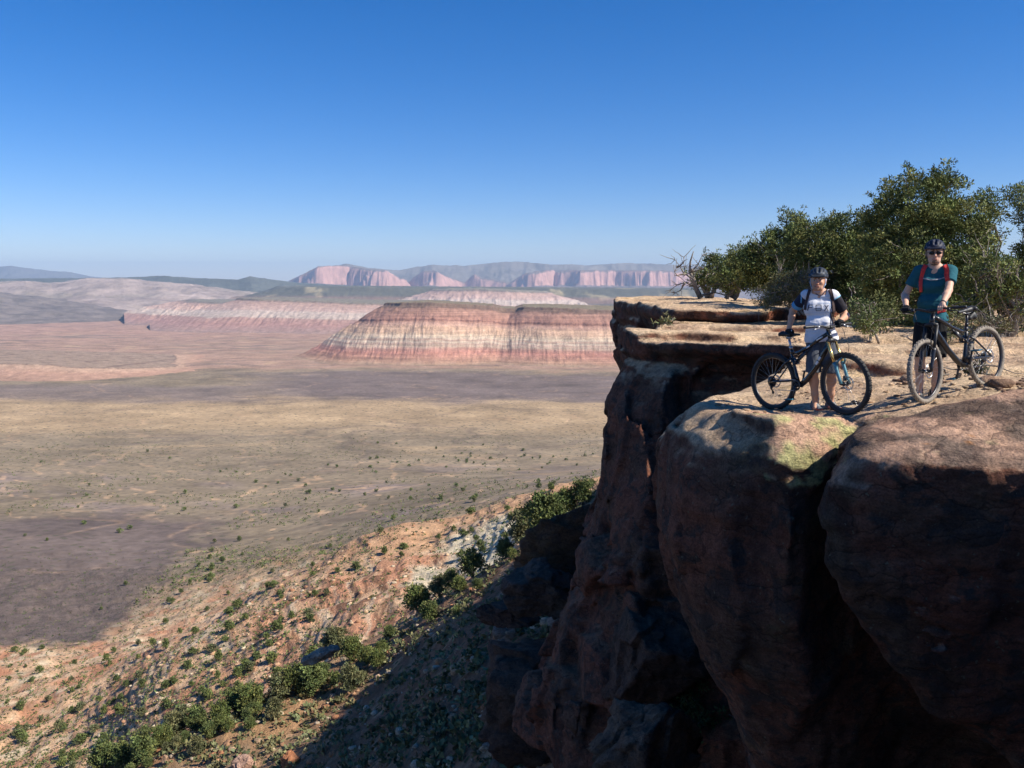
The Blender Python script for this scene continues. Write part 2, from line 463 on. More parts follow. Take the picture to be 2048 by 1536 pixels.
# ============================================================ mesas and mountains
def massif(name, rim, px0, px1, D0, D1, na, nd, topz, basez, width, profile, colfn, mat, amp=(0, 1, 1, 1), seed=1, rimnoise=(0, 1), toprough=0.0, ends=None, rough=(0, 1)):
    A = (np.linspace(px0, px1, na) - 1024) / FPX; Ds = np.exp(np.linspace(math.log(D0), math.log(D1), nd))
    a, D = np.meshgrid(A, Ds); x = a * D; y = D
    s = poly_sdf(rim, x, y).ravel()
    p = xyz(x, y)
    if rimnoise[0]: s = s + rimnoise[0] * fbm(p / rimnoise[1], 4, seed)
    t = np.clip(s / width, 0, 1)
    if amp[0]:
        g = ridged(p / np.array([amp[1], amp[2], 1.]), 3, seed + 5) * (.55 + 1.1 * np.clip(fbm(p / (amp[1] * 6), 2, seed + 6) + .35, 0, 1)) + .6 * ridged(p / (amp[1] * 3.2), 2, seed + 8)
        s = s - amp[0] * g * np.sin(np.clip(t, 0, 1) * math.pi) ** 0.7
        t = np.clip(s / width, 0, 1)
    pr = np.array(profile); hf = np.interp(t, pr[:, 0], pr[:, 1])
    tz = topz(a.ravel() * FPX + 1024, D.ravel()); bz = terr_z(x.astype(np.float32), y.astype(np.float32)).ravel() - 1.0 - .0006 * D.ravel()
    if toprough: tz = tz + toprough * fbm(p / (toprough * 9), 3, seed + 9)
    z = bz + (tz - bz) * hf
    if rough[0]: z = z + rough[0] * fbm(p / rough[1], 5, seed + 3) * (hf > 0.01)
    v = np.stack([x.ravel(), y.ravel(), z], -1)
    idx = np.arange(na * nd).reshape(nd, na)
    f = np.stack([idx[:-1, :-1], idx[:-1, 1:], idx[1:, 1:], idx[1:, :-1]], -1).reshape(-1, 4)
    keep = (hf.reshape(nd, na) > 0); kf = (keep[:-1, :-1] | keep[:-1, 1:] | keep[1:, 1:] | keep[1:, :-1]).ravel()
    f = f[kf]
    # steepness for colouring
    zz = z.reshape(nd, na); gy = np.gradient(zz, axis=0) / np.gradient(y, axis=0); gx = np.gradient(zz, axis=1) / np.gradient(x, axis=1)
    slope = np.hypot(gx, gy).ravel()
    c = colfn(a.ravel() * FPX + 1024, D.ravel(), hf, slope, p, z)
    used = np.unique(f); remap = np.full(len(v), -1); remap[used] = np.arange(len(used))
    o = np_mesh(name, v[used], remap[f], mat, attrs={'Col': np.concatenate([np.clip(c[used], .02, .9), np.zeros((len(used), 1))], 1)})
    o['kind'] = 'structure'
    return o

def Zpy(py, D):      # height of image row py at distance D (array safe)
    b = (768 - py) / FPX; dy = CT + b * ST
    return (-ST + b * CT) * (D / dy)
def rimP(lst): return [tuple(P(px, 600, D)[:2]) for px, D in lst]
def gradcol(h, stops):
    st = np.array([s[0] for s in stops]); cc = np.array([s[1] for s in stops])
    return np.stack([np.interp(h, st, cc[:, k]) for k in range(3)], 1)
def profpx(pts):
    a = np.array(pts, float); return lambda px: np.interp(px, a[:, 0], a[:, 1])

M_mesa = mat_terrain('mesa_rock', 0.02, 0.12, 0.8, 4.0, 0.35)
M_far = mat_terrain('far_rock', 0.004, 0.02, 0.6, 20.0, 0.25)

def mesa_col(px, D, hf, sl, p, z):
    h = hf + 0.03 * fbm(p / 90., 4, 5)
    c = gradcol(h, [(0, (.36, .26, .18)), (.06, (.42, .25, .17)), (.2, (.46, .22, .165)), (.26, (.46, .26, .20)), (.30, (.52, .39, .29)), (.34, (.46, .31, .24)), (.37, (.56, .45, .34)), (.40, (.44, .29, .22)), (.43, (.54, .43, .32)), (.48, (.56, .41, .29)), (.52, (.54, .36, .25)),
                    (.60, (.54, .35, .24)), (.66, (.48, .29, .22)), (.70, (.40, .22, .16)), (.715, (.20, .10, .08)), (.74, (.40, .21, .155)), (.9, (.36, .205, .15)), (.93, (.19, .12, .09)), (1.0, (.22, .15, .11))])
    thin = fbm(xyz(p[:, 0] / 700, p[:, 1] / 700, z / 7.), 3, 16); c *= (1 + .5 * np.clip(thin, -.6, .6) * (hf < .95))[:, None]
    c *= (1 + 0.16 * fbm(p / np.array([24., 80., 1]), 3, 15))[:, None]
    top = sstep(.985, 1.0, hf) * (sl < .2)
    return c * (1 - top[:, None]) + np.array([.24, .2, .13]) * top[:, None]
_mt = profpx([(700, 612), (770, 606), (860, 603), (930, 607), (985, 611), (1003, 616), (1030, 617), (1046, 613), (1100, 613), (1240, 618), (1500, 622)])
massif('mesa', rimP([(772, 5050), (800, 4900), (870, 4820), (930, 4880), (985, 4920), (1005, 5010), (1035, 5000), (1052, 4900), (1120, 4780), (1240, 4750), (1420, 4700), (1420, 5600), (1060, 5560), (1020, 5400), (850, 5350)]),
       540, 1400, 4150, 6100, 900, 300, lambda px, D: Zpy(_mt(px), 5000.) + 0 * D, lambda px, D: Zpy(720, 4500.) + 0 * D - 3, 560,
       [(0, 1), (.012, .955), (.05, .93), (.2, .80), (.27, .735), (.285, .70), (.42, .57), (.60, .36), (.72, .2), (.84, .09), (.93, .03), (1, 0)], mesa_col, M_mesa,
       amp=(11, 46, 300), seed=3, rimnoise=(26, 160), toprough=4, rough=(3, 60))
def mesa2_col(px, D, hf, sl, p, z):
    c = gradcol(hf + .02 * fbm(p / 200., 3, 5), [(0, (.36, .25, .21)), (.25, (.42, .24, .20)), (.42, (.42, .26, .21)), (.46, (.52, .41, .34)), (.62, (.54, .43, .36)), (.68, (.52, .36, .3)), (.9, (.46, .30, .24)), (.96, (.2, .16, .13)), (1, (.24, .21, .16))])
    return c * (1 + 0.2 * fbm(p / np.array([40., 150., 1]), 3, 25))[:, None]
_m2 = profpx([(200, 606), (440, 600), (480, 597), (560, 599), (640, 601), (740, 605), (900, 606)])
massif('mesa', rimP([(478, 9600), (520, 9200), (600, 9150), (690, 9000), (780, 9000), (1000, 9400), (1000, 10700), (560, 10700)]),
       300, 900, 7700, 11800, 620, 200, lambda px, D: Zpy(_m2(px), 9300.) + 0 * D, lambda px, D: Zpy(668, 8300.) + 0 * D, 1150,
       [(0, 1), (.02, .93), (.2, .78), (.45, .52), (.7, .26), (1, 0)], mesa2_col, M_mesa, amp=(34, 90, 500), seed=11, rimnoise=(60, 400), toprough=6, rough=(6, 120))
massif('mesa', rimP([(390, 11500), (450, 10900), (560, 11500), (560, 12600), (390, 12600)]),
       250, 640, 9200, 13600, 460, 120, lambda px, D: Zpy(604, 11000.) + 0 * D, lambda px, D: Zpy(638, 9800.) + 0 * D, 1300,
       [(0, 1), (.1, .9), (.45, .55), (1, 0)], mesa2_col, M_mesa, amp=(150, 120, 600), seed=14, rimnoise=(120, 500), toprough=6, rough=(8, 150))
# low pink scarps on the plain
def scarp_col(px, D, hf, sl, p, z):
    c = gradcol(hf + .05 * fbm(p / 80., 3, 6), [(0, (.42, .26, .18)), (.5, (.50, .30, .21)), (.9, (.54, .36, .25)), (.97, (.2, .13, .1)), (1, (.36, .26, .19))])
    return c * (1 + 0.15 * fbm(p / 30., 3, 25))[:, None]
def scarp(pts, back, topy, boty, wid, seed, px0, px1, Dm):
    D0 = min(d for _, d in pts) - wid - 80; D1 = max(d for _, d in pts) + back + 60
    rim = rimP(pts) + rimP([(pts[-1][0], pts[-1][1] + back), (pts[0][0], pts[0][1] + back)])
    f = profpx(topy)
    massif('low_scarp', rim, px0, px1, D0, D1, 420, 110, lambda px, D: Zpy(f(px), Dm) - 0.02 * np.clip(D - Dm, 0, 9e9), lambda px, D: Zpy(boty, Dm - wid) + 0 * D - 2, wid,
           [(0, 1), (.05, .88), (.5, .4), (1, 0)], scarp_col, M_mesa, amp=(18, 45, 160), seed=seed, rimnoise=(40, 180), toprough=2, rough=(2, 50))
scarp([(-80, 4000), (60, 3900), (150, 3850), (250, 3950), (340, 4200)], 900, [(-80, 728), (60, 728), (250, 738), (340, 744)], 772, 330, 31, -160, 420, 3900)
scarp([(300, 4150), (380, 4000), (480, 4050), (500, 4200)], 600, [(300, 746), (480, 750), (520, 752)], 772, 250, 35, 230, 570, 4050)
scarp([(250, 5200), (300, 5100), (330, 5250)], 300, [(250, 712), (330, 716)], 728, 160, 37, 210, 370, 5150)
scarp([(-60, 3000), (20, 2950), (60, 3000)], 200, [(-60, 834), (60, 838)], 846, 90, 39, -120, 110, 2950) if False else None
# mid dark benches behind the mesas
def bench_col(px, D, hf, sl, p, z):
    n = fbm(p / np.array([500., 1200., 1]), 4, 8)
    c = np.tile(np.array([.12, .115, .085]), (len(px), 1)); t = sstep(.15, .45, n)[:, None]
    c = c * (1 - t) + np.array([.34, .28, .17]) * t
    b = sstep(.35, .5, hf) * (1 - sstep(.6, .75, hf)); c = c * (1 - .5 * b[:, None]) + .5 * b[:, None] * np.array([.36, .2, .16])
    return c
def bench(pts, back, topy, boty, wid, seed, px0, px1, Dm, name='far_mesa', colf=bench_col, amp=160, na=460, nd=90, prof=[(0, 1), (.08, .85), (.5, .45), (1, 0)]):
    D0 = min(d for _, d in pts) - wid * 1.15; D1 = max(d for _, d in pts) + back * .98
    rim = rimP(pts) + rimP([(pts[-1][0], pts[-1][1] + back * 1.2), (pts[0][0], pts[0][1] + back * 1.2)])
    f = profpx(topy)
    massif(name, rim, px0, px1, D0, D1, na, nd, lambda px, D: Zpy(f(px), Dm), lambda px, D: Zpy(boty, Dm - wid) + 0 * D, wid,
           prof, colf, M_far, amp=(amp * .55, amp * 1.2, amp * 4), seed=seed, rimnoise=(amp * 1.2, amp * 5), toprough=amp * .04, rough=(amp * .10, amp))
bench([(560, 15500), (640, 15000), (900, 15000), (1120, 15500), (1500, 15500)], 4000, [(500, 577), (640, 574), (900, 577), (1500, 582)], 605, 2200, 41, 380, 1420, 15000)
bench([(860, 14500), (900, 14000), (1010, 13800), (1090, 14500)], 900, [(840, 580), (960, 578), (1090, 584)], 612, 1300, 43, 760, 1230, 14000, colf=mesa2_col)
bench([(-200, 21000), (300, 21000), (420, 20500), (560, 21000), (700, 22000)], 5000, [(-200, 560), (240, 556), (330, 552), (400, 557), (480, 560), (505, 553), (540, 559), (600, 567), (700, 574)], 606, 3500, 45, -300, 800, 21000, name='mountains', amp=300,
      colf=lambda px, D, hf, sl, p, z: np.tile(np.array([.11, .115, .095]), (len(px), 1)) * (1 + .5 * fbm(p / 900., 4, 7))[:, None])
# smooth pale hills at the left
def hills_col(px, D, hf, sl, p, z):
    c = np.tile(np.array([.36, .28, .24]), (len(px), 1)) * (1 + .75 * fbm(p / 700., 4, 17))[:, None]
    t = sstep(.1, .4, fbm(p / 1500., 3, 18))[:, None]; return c * (1 - .6 * t) + .6 * t * np.array([.26, .22, .17])
bench([(-200, 16500), (60, 16300), (200, 16500), (290, 16900)], 2500, [(-200, 575), (0, 566), (60, 563), (110, 569), (180, 558), (250, 557), (290, 562)], 660, 5200, 47, -300, 560, 16400, name='hills', amp=420, colf=hills_col,
      nd=200, na=520, prof=[(0, 1), (.15, .86), (.4, .55), (.7, .25), (1, 0)])
bench([(-300, 12500), (-40, 12300), (10, 12600)], 1600, [(-300, 580), (0, 587), (30, 592)], 650, 3000, 49, -300, 260, 12500, name='hills', amp=260,
      colf=lambda px, D, hf, sl, p, z: np.tile(np.array([.19, .155, .135]), (len(px), 1)) * (1 + .7 * fbm(p / 300., 4, 9))[:, None], nd=140, prof=[(0, 1), (.15, .84), (.4, .5), (.7, .2), (1, 0)])
# blue range on the left horizon
bench([(-400, 44000), (60, 44000), (190, 46000), (260, 47000)], 6000, [(-400, 530), (0, 534), (30, 532), (60, 536), (120, 543), (150, 545), (190, 553), (240, 560)], 590, 7000, 51, -360, 330, 44000, name='mountains', amp=700,
      colf=lambda px, D, hf, sl, p, z: np.tile(np.array([.16, .15, .14]), (len(px), 1)))
# high plateau with pale pink cliffs in the middle of the horizon
def zion_col(px, D, hf, sl, p, z):
    cl = sstep(.5, 1.1, sl) * sstep(.35, .5, hf)
    n = fbm(p / np.array([900., 900., 1]), 4, 27)
    c = np.tile(np.array([.20, .15, .13]), (len(px), 1)); c = c * (1 + .4 * n)[:, None]
    cc = np.array([.52, .30, .25]) * (1 + .45 * fbm(p / np.array([150., 150., 1]), 3, 28))[:, None]
    return c * (1 - cl[:, None]) + cc * cl[:, None]
_z1 = [(560, 572), (600, 553), (640, 533), (690, 530), (740, 538), (775, 541), (800, 556), (840, 560)]
bench([(590, 30500), (640, 29500), (700, 30200), (770, 29300), (800, 30500)], 2600, _z1, 585, 2600, 53, 520, 900, 29500, name='mountains', amp=330, colf=zion_col, na=620, nd=170,
      prof=[(0, 1), (.03, .93), (.1, .42), (.2, .38), (1, 0)])
_z2 = [(820, 560), (850, 541), (870, 541), (890, 552), (930, 566), (950, 548), (965, 556), (1020, 566), (1050, 547), (1090, 540), (1200, 540), (1300, 541), (1400, 543), (1800, 545)]
bench([(840, 31500), (875, 30300), (920, 31800), (990, 31200), (1060, 30600), (1110, 31600), (1160, 30300), (1230, 31200), (1300, 30200), (1400, 31200), (1800, 31000)], 2400, _z2, 590, 2800, 55, 780, 1950, 30400, name='mountains', amp=480, colf=zion_col, na=1300, nd=190,
      prof=[(0, 1), (.03, .92), (.09, .50), (.25, .42), (.5, .3), (1, 0)])
bench([(560, 38000), (700, 36500), (1000, 36500), (1900, 36500)], 6000, [(560, 570), (600, 560), (650, 538), (695, 528), (740, 536), (800, 541), (860, 530), (930, 532), (1000, 524), (1050, 525), (1100, 529), (1180, 531), (1260, 526), (1330, 530), (1420, 534), (1900, 536)], 590, 5000, 57, 480, 1950, 36500, name='mountains', amp=700, na=800,
      colf=lambda px, D, hf, sl, p, z: np.tile(np.array([.22, .19, .16]), (len(px), 1)) * (1 + .5 * fbm(p / 1200., 4, 7))[:, None])
log('mountains')
# ============================================================ haze
def haze():
    x0, x1, y0, y1, z0, z1 = -52000, 42000, -3000, 66000, float(HZ0), 1300.0
    v = [(x, y, z) for z in (z0, z1) for y in (y0, y1) for x in (x0, x1)]
    f = [(0, 2, 3, 1), (4, 5, 7, 6), (0, 1, 5, 4), (2, 6, 7, 3), (0, 4, 6, 2), (1, 3, 7, 5)]
    m = bpy.data.materials.new('haze_air'); m.use_nodes = True; nt = m.node_tree; nt.nodes.clear()
    o = nt.nodes.new('ShaderNodeOutputMaterial'); vv = nt.nodes.new('ShaderNodeVolumePrincipled')
    vv.inputs['Color'].default_value = (0.52, 0.72, 1.0, 1); vv.inputs['Density'].default_value = HAZE
    vv.inputs['Anisotropy'].default_value = 0.0
    nt.links.new(vv.outputs[0], o.inputs['Volume'])
    ob = np_mesh('haze', v, f, m, smooth=False); ob['kind'] = 'stuff'
    return ob
HAZE = 2.0e-5
HZ0 = min(float(np.array([v.co.z for v in o.data.vertices]).min()) if len(o.data.vertices) < 10 else float(np.frombuffer(b'', dtype=np.float32).sum() if False else (lambda a: (o.data.vertices.foreach_get('co', a), a.reshape(-1, 3)[:, 2].min())[1])(np.empty(len(o.data.vertices) * 3, np.float32))) for o in COL.objects if o.type == 'MESH') - 1.5
if 'haze' not in SKIP: haze()
log('haze, lowest', HZ0)
# ============================================================ rock volumes
class Vol:
    def __init__(s, lo, hi, h):
        s.lo = np.array(lo, float); s.h = h; s.n = np.ceil((np.array(hi) - s.lo) / h).astype(int) + 1
        s.x = (s.lo[0] + h * np.arange(s.n[0])).astype(np.float32); s.y = (s.lo[1] + h * np.arange(s.n[1])).astype(np.float32); s.z = (s.lo[2] + h * np.arange(s.n[2])).astype(np.float32)
        s.d = None
    def levels(s, lv, sm=1):
        """body through closed plan outlines at given heights"""
        lv = sorted(lv, key=lambda t: t[0]); X, Y = np.meshgrid(s.x, s.y, indexing='ij')
        S = np.stack([poly_sdf(chaikin(p, sm) if sm else p, X, Y) for _, p in lv], 0); Z = np.array([t[0] for t in lv])
        d = np.empty(s.n, np.float32)
        for k, z in enumerate(s.z):
            j = int(np.clip(np.searchsorted(Z, z) - 1, 0, len(Z) - 2)); t = float(np.clip((z - Z[j]) / (Z[j + 1] - Z[j]), 0, 1))
            d[:, :, k] = S[j] * (1 - t) + S[j + 1] * t
        return d
    def smax(s, a, b, k):
        h = np.clip(0.5 - 0.5 * (b - a) / k, 0, 1); return b * (1 - h) + a * h + k * h * (1 - h)
    def smin(s, a, b, k): return -s.smax(-a, -b, k)
    def near(s, d, w): return np.nonzero(np.abs(d.ravel()) < w)[0]
    def pts(s, idx):
        i, j, k = np.unravel_index(idx, s.n)
        return np.stack([s.x[i], s.y[j], s.z[k]], -1)
    def mesh(s, d):
        d = d.copy(); big = np.float32(s.h * 2)
        d = np.clip(d, -big * 3, big * 3)
        d[0] = np.maximum(d[0], .5 * s.h); d[-1] = np.maximum(d[-1], .5 * s.h); d[:, 0] = np.maximum(d[:, 0], .5 * s.h); d[:, -1] = np.maximum(d[:, -1], .5 * s.h); d[:, :, 0] = np.maximum(d[:, :, 0], .5 * s.h); d[:, :, -1] = np.maximum(d[:, :, -1], .5 * s.h)
        g = openvdb.FloatGrid(float(big * 3)); g.copyFromArray(np.ascontiguousarray(d, dtype=np.float32))
        v, q = g.convertToQuads(0.0)
        return (v * s.h + s.lo).astype(np.float32), q.astype(np.int32)

def vnormals(v, q):
    a, b, c, d = v[q[:, 0]], v[q[:, 1]], v[q[:, 2]], v[q[:, 3]]
    n = np.cross(c - a, d - b); vn = np.zeros_like(v)
    for k in range(4):
        for ax in range(3): vn[:, ax] += np.bincount(q[:, k], weights=n[:, ax], minlength=len(v))
    return vn / (np.linalg.norm(vn, axis=1)[:, None] + 1e-9)

def mat_sandstone(name, sc=1.0, varnish=1.0, bumpd=0.05):
    m, nt, b = new_mat(name)
    at = N(nt, 'ShaderNodeAttribute', attribute_name='Col')
    ge = N(nt, 'ShaderNodeNewGeometry')
    pos = ge.outputs['Position']
    mp = N(nt, 'ShaderNodeMapping', {'Vector': pos, 'Scale': (1.0, 1.0, 3.5)})
    n1 = N(nt, 'ShaderNodeTexNoise', {'Vector': mp.outputs[0], 'Scale': 1.3 * sc, 'Detail': 9.0, 'Roughness': 0.66})
    n2 = N(nt, 'ShaderNodeTexNoise', {'Vector': pos, 'Scale': 9.0 * sc, 'Detail': 8.0, 'Roughness': 0.7})
    n3 = N(nt, 'ShaderNodeTexNoise', {'Vector': pos, 'Scale': 3.1 * sc, 'Detail': 6.0, 'Roughness': 0.62, 'Distortion': 0.5})
    mc = N(nt, 'ShaderNodeMapping', {'Vector': pos, 'Scale': (.35, 1.0, 1.6)})
    wv = N(nt, 'ShaderNodeTexNoise', {'Vector': pos, 'Scale': 1.7, 'Detail': 4.0}); wa = N(nt, 'ShaderNodeVectorMath', {0: mc.outputs[0], 1: wv.outputs['Color']}, operation='ADD')
    vo = N(nt, 'ShaderNodeTexVoronoi', {'Vector': wa.outputs[0], 'Scale': 1.25 * sc}, feature='DISTANCE_TO_EDGE')
    r1 = ramp(nt, n1.outputs[0], [(0.28, (0.60, 0.52, 0.47)), (0.5, (0.92, 0.88, 0.84)), (0.72, (1.12, 1.08, 1.0))])
    r2 = ramp(nt, n2.outputs[0], [(0.32, 0.58), (0.6, 1.10)])
    c = mixc(nt, 1.0, at.outputs['Color'], r1.outputs[0], 'MULTIPLY'); c = mixc(nt, 1.0, c, r2.outputs[0], 'MULTIPLY')
    # dark patina blotches; the vertex alpha says how much of it there is
    r3 = ramp(nt, n3.outputs[0], [(0.52, 0.0), (0.60, 1.0)])
    f = N(nt, 'ShaderNodeMath', {0: r3.outputs[0], 1: at.outputs['Alpha']}, operation='MULTIPLY')
    c = mixc(nt, f.outputs[0], c, (0.085, 0.055, 0.045))
    n5 = N(nt, 'ShaderNodeTexNoise', {'Vector': pos, 'Scale': 46.0, 'Detail': 3.0}); r5 = ramp(nt, n5.outputs[0], [(.36, .72), (.58, 1.06)]); c = mixc(nt, 1.0, c, r5.outputs[0], 'MULTIPLY')
    # small pale and orange lichen spots
    n4 = N(nt, 'ShaderNodeTexNoise', {'Vector': pos, 'Scale': 16.0 * sc, 'Detail': 5.0})
    r4 = ramp(nt, n4.outputs[0], [(0.66, 0.0), (0.71, 0.8)])
    f4 = N(nt, 'ShaderNodeMath', {0: r4.outputs[0], 1: at.outputs['Alpha']}, operation='MULTIPLY')
    c = mixc(nt, f4.outputs[0], c, (0.22, 0.185, 0.13))
    ck = ramp(nt, vo.outputs['Distance'], [(0.0, .38), (0.018, 1.0)]); c = mixc(nt, .8, c, mixc(nt, 1.0, c, ck.outputs[0], 'MULTIPLY'))
    nt.links.new(c, b.inputs['Base Color'])
    b.inputs['Roughness'].default_value = 0.93; b.inputs['Specular IOR Level'].default_value = 0.2
    cr = ramp(nt, vo.outputs['Distance'], [(0.0, 0.0), (0.05, 1.0)])
    h1 = N(nt, 'ShaderNodeMath', {0: n1.outputs[0], 1: 1.6}, operation='MULTIPLY')
    h2 = N(nt, 'ShaderNodeMath', {0: n2.outputs[0], 1: 1.0}, operation='MULTIPLY')
    h3 = N(nt, 'ShaderNodeMath', {0: cr.outputs[0], 1: 0.12}, operation='MULTIPLY')
    ha = N(nt, 'ShaderNodeMath', {0: h1.outputs[0], 1: h2.outputs[0]}, operation='ADD')
    hb = N(nt, 'ShaderNodeMath', {0: ha.outputs[0], 1: h3.outputs[0]}, operation='ADD')
    bp = N(nt, 'ShaderNodeBump', {'Height': hb.outputs[0], 'Strength': 0.9, 'Distance': bumpd})
    nt.links.new(bp.outputs[0], b.inputs['Normal'])
    return m
M_rock = mat_sandstone('sandstone', 1.0, 1.0, 0.11)

# --- height of the bench the riders stand on and of the plateau behind
_TOP = [(1400,812,10.8),(1480,800,11.2),(1548,822,10.8),(1645,818,10.42),(1692,829,9.86),(1760,822,9.8),(1600,829,9.4),(1500,828,10.0),(1858,805,9.6),(1852,797,10.1),(1977,779,10.22),(1920,790,9.9),(2048,800,9.3),(2048,770,10.6),
        (1700,760,12.0),(1850,750,12.3),(2048,745,12.6),(1640,735,13.2),(1750,722,15),(1900,715,15),(2048,712,15.2),(1600,705,16.5),(1560,692,18.2),(1700,690,18.2),(1850,685,19.5),(2048,680,20),
        (1300,681,20),(1250,664,22),(1400,690,19),(1340,656,25),(1500,660,24),(1650,660,24),(1850,665,23),(2048,655,24),(1300,650,28),(1500,648,28),(1700,640,30),(2048,640,30),
        (2048,850,8.3),(1900,835,8.8),(1780,835,9.2),(2300,800,9.5),(2300,900,7.5),(1560,640,30),(1700,622,38),(2000,622,38),(1500,610,50),(1800,605,60),(2300,640,30),(1500,590,80),(2100,590,80),(1250,640,32)]
_tp = np.array([P(*t) for t in _TOP])
_ttps = TPS(_tp[:, :2] / 10.0, _tp[:, 2], lam=3e-3)
def ztop(x, y):
    z = _ttps(np.asarray(x) / 10.0, np.asarray(y) / 10.0)
    sh = z.shape; p = xyz(x, y)
    n = fbm(p / 1.7, 4, 101).reshape(sh) if False else fbm(np.stack([np.broadcast_to(x, sh).ravel() / 4.2, np.broadcast_to(y, sh).ravel() / 1.9, np.zeros(z.size)], 1), 4, 101).reshape(sh)
    k = n * 2.6; fr = k - np.floor(k)
    st = (np.floor(k) + sstep(0.35, 0.6, fr)) / 2.6        # thin broken plates
    yy = np.broadcast_to(y, sh) + 1.3 * fbm(np.stack([np.broadcast_to(x, sh).ravel() / 4., np.broadcast_to(y, sh).ravel() / 4., np.zeros(z.size)], 1), 3, 103).reshape(sh) + 0.25 * np.broadcast_to(x, sh)
    f = (yy - 11.3) / 3.7; fr = f - np.floor(f); on = sstep(11.0, 12.2, np.broadcast_to(y, sh))
    saw = (1 - sstep(0.0, 0.93, fr)) + sstep(0.955, 1.0, fr) - .5      # benches that dip away from the viewer and end in a low riser
    return z + 0.09 * st + 0.20 * saw * on * (0.4 + 0.9 * sstep(-.3, .3, fbm(np.stack([np.broadcast_to(x, sh).ravel() / 3., np.broadcast_to(y, sh).ravel() / 3., np.zeros(z.size)], 1), 2, 105).reshape(sh)))

def X(px, D): return (px - 1024) / FPX * D
def rock_surface(v, n, fine=0.03, strat=0.05, seed=0, blocks=0.0):
    """weathering of the finished surface: bedding grooves, pits, cracks"""
    p = v.astype(np.float32); steep = 1 - np.abs(n[:, 2])
    d = fine * fbm(p / 0.35, 4, 201 + seed)
    w = 0.25 * fbm(p / 2.5, 3, 204 + seed)
    bed = fbm(np.stack([p[:, 0] * .15, p[:, 1] * .15, (p[:, 2] + w) * 3.2], 1), 4, 207 + seed)
    d = d + strat * bed * sstep(.25, .8, steep)
    return v + n * d[:, None]

def rock_colour(v, n, mode='near'):
    p = v; N3 = len(p)
    up = n[:, 2]
    a = fbm(p / 1.3, 4, 301); b = fbm(p / 0.5, 4, 302); c3 = fbm(np.stack([p[:, 0] / .5, p[:, 1] / .5, p[:, 2] / 4.], 1), 4, 303)
    topc = np.array([.80, .61, .41]); topb = np.array([.66, .47, .32]); wall = np.array([.29, .11, .07]); wallb = np.array([.18, .10, .07]); dark = np.array([.05, .03, .026])  # wall tones lowered to stand in for the deep shade on steep faces
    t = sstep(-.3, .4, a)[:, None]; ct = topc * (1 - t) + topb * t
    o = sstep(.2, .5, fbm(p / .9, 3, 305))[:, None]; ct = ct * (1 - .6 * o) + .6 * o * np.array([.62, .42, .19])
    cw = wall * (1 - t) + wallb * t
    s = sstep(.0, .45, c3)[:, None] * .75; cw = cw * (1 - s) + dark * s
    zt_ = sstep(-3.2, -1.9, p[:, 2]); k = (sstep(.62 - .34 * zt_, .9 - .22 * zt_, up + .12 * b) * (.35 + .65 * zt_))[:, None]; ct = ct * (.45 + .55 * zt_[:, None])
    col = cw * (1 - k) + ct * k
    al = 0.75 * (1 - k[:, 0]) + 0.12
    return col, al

def finish_rock(name, vol, d, mat, colfn=rock_colour, lowf=0.16, lows=1.6, fine=.03, strat=.05, seed=0, extra=None):
    idx = vol.near(d, lowf * 2.2 + 0.3); p = vol.pts(idx)
    dd = d.ravel(); dd[idx] += lowf * fbm(p / lows, 3, 401 + seed)
    if extra is not None: dd[idx] += extra(p, dd[idx])
    v, q = vol.mesh(dd.reshape(vol.n)); n = vnormals(v, q)
    v = rock_surface(v, n, fine, strat, seed); n = vnormals(v, q)
    c, al = colfn(v, n)
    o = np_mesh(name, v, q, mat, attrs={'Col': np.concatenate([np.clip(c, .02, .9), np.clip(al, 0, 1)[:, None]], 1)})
    return o

# ------------------------------------------------ main cliff: bench, alcove and the middle buttress
def zat(py, D): return float(P(1024, py, D)[2])
NB = [(11.9, 8.2), (11.9, 29.9), (5.4, 29.9), (5.0, 27.5), (4.6, 25.9), (3.9, 24.4)]         # hidden back, counter-clockwise
def lvl(z, nose, alc, butt):
    return (z, nose + [(11.9, 8.2), (11.9, 29.9), (5.3, 29.9)] + butt + alc)
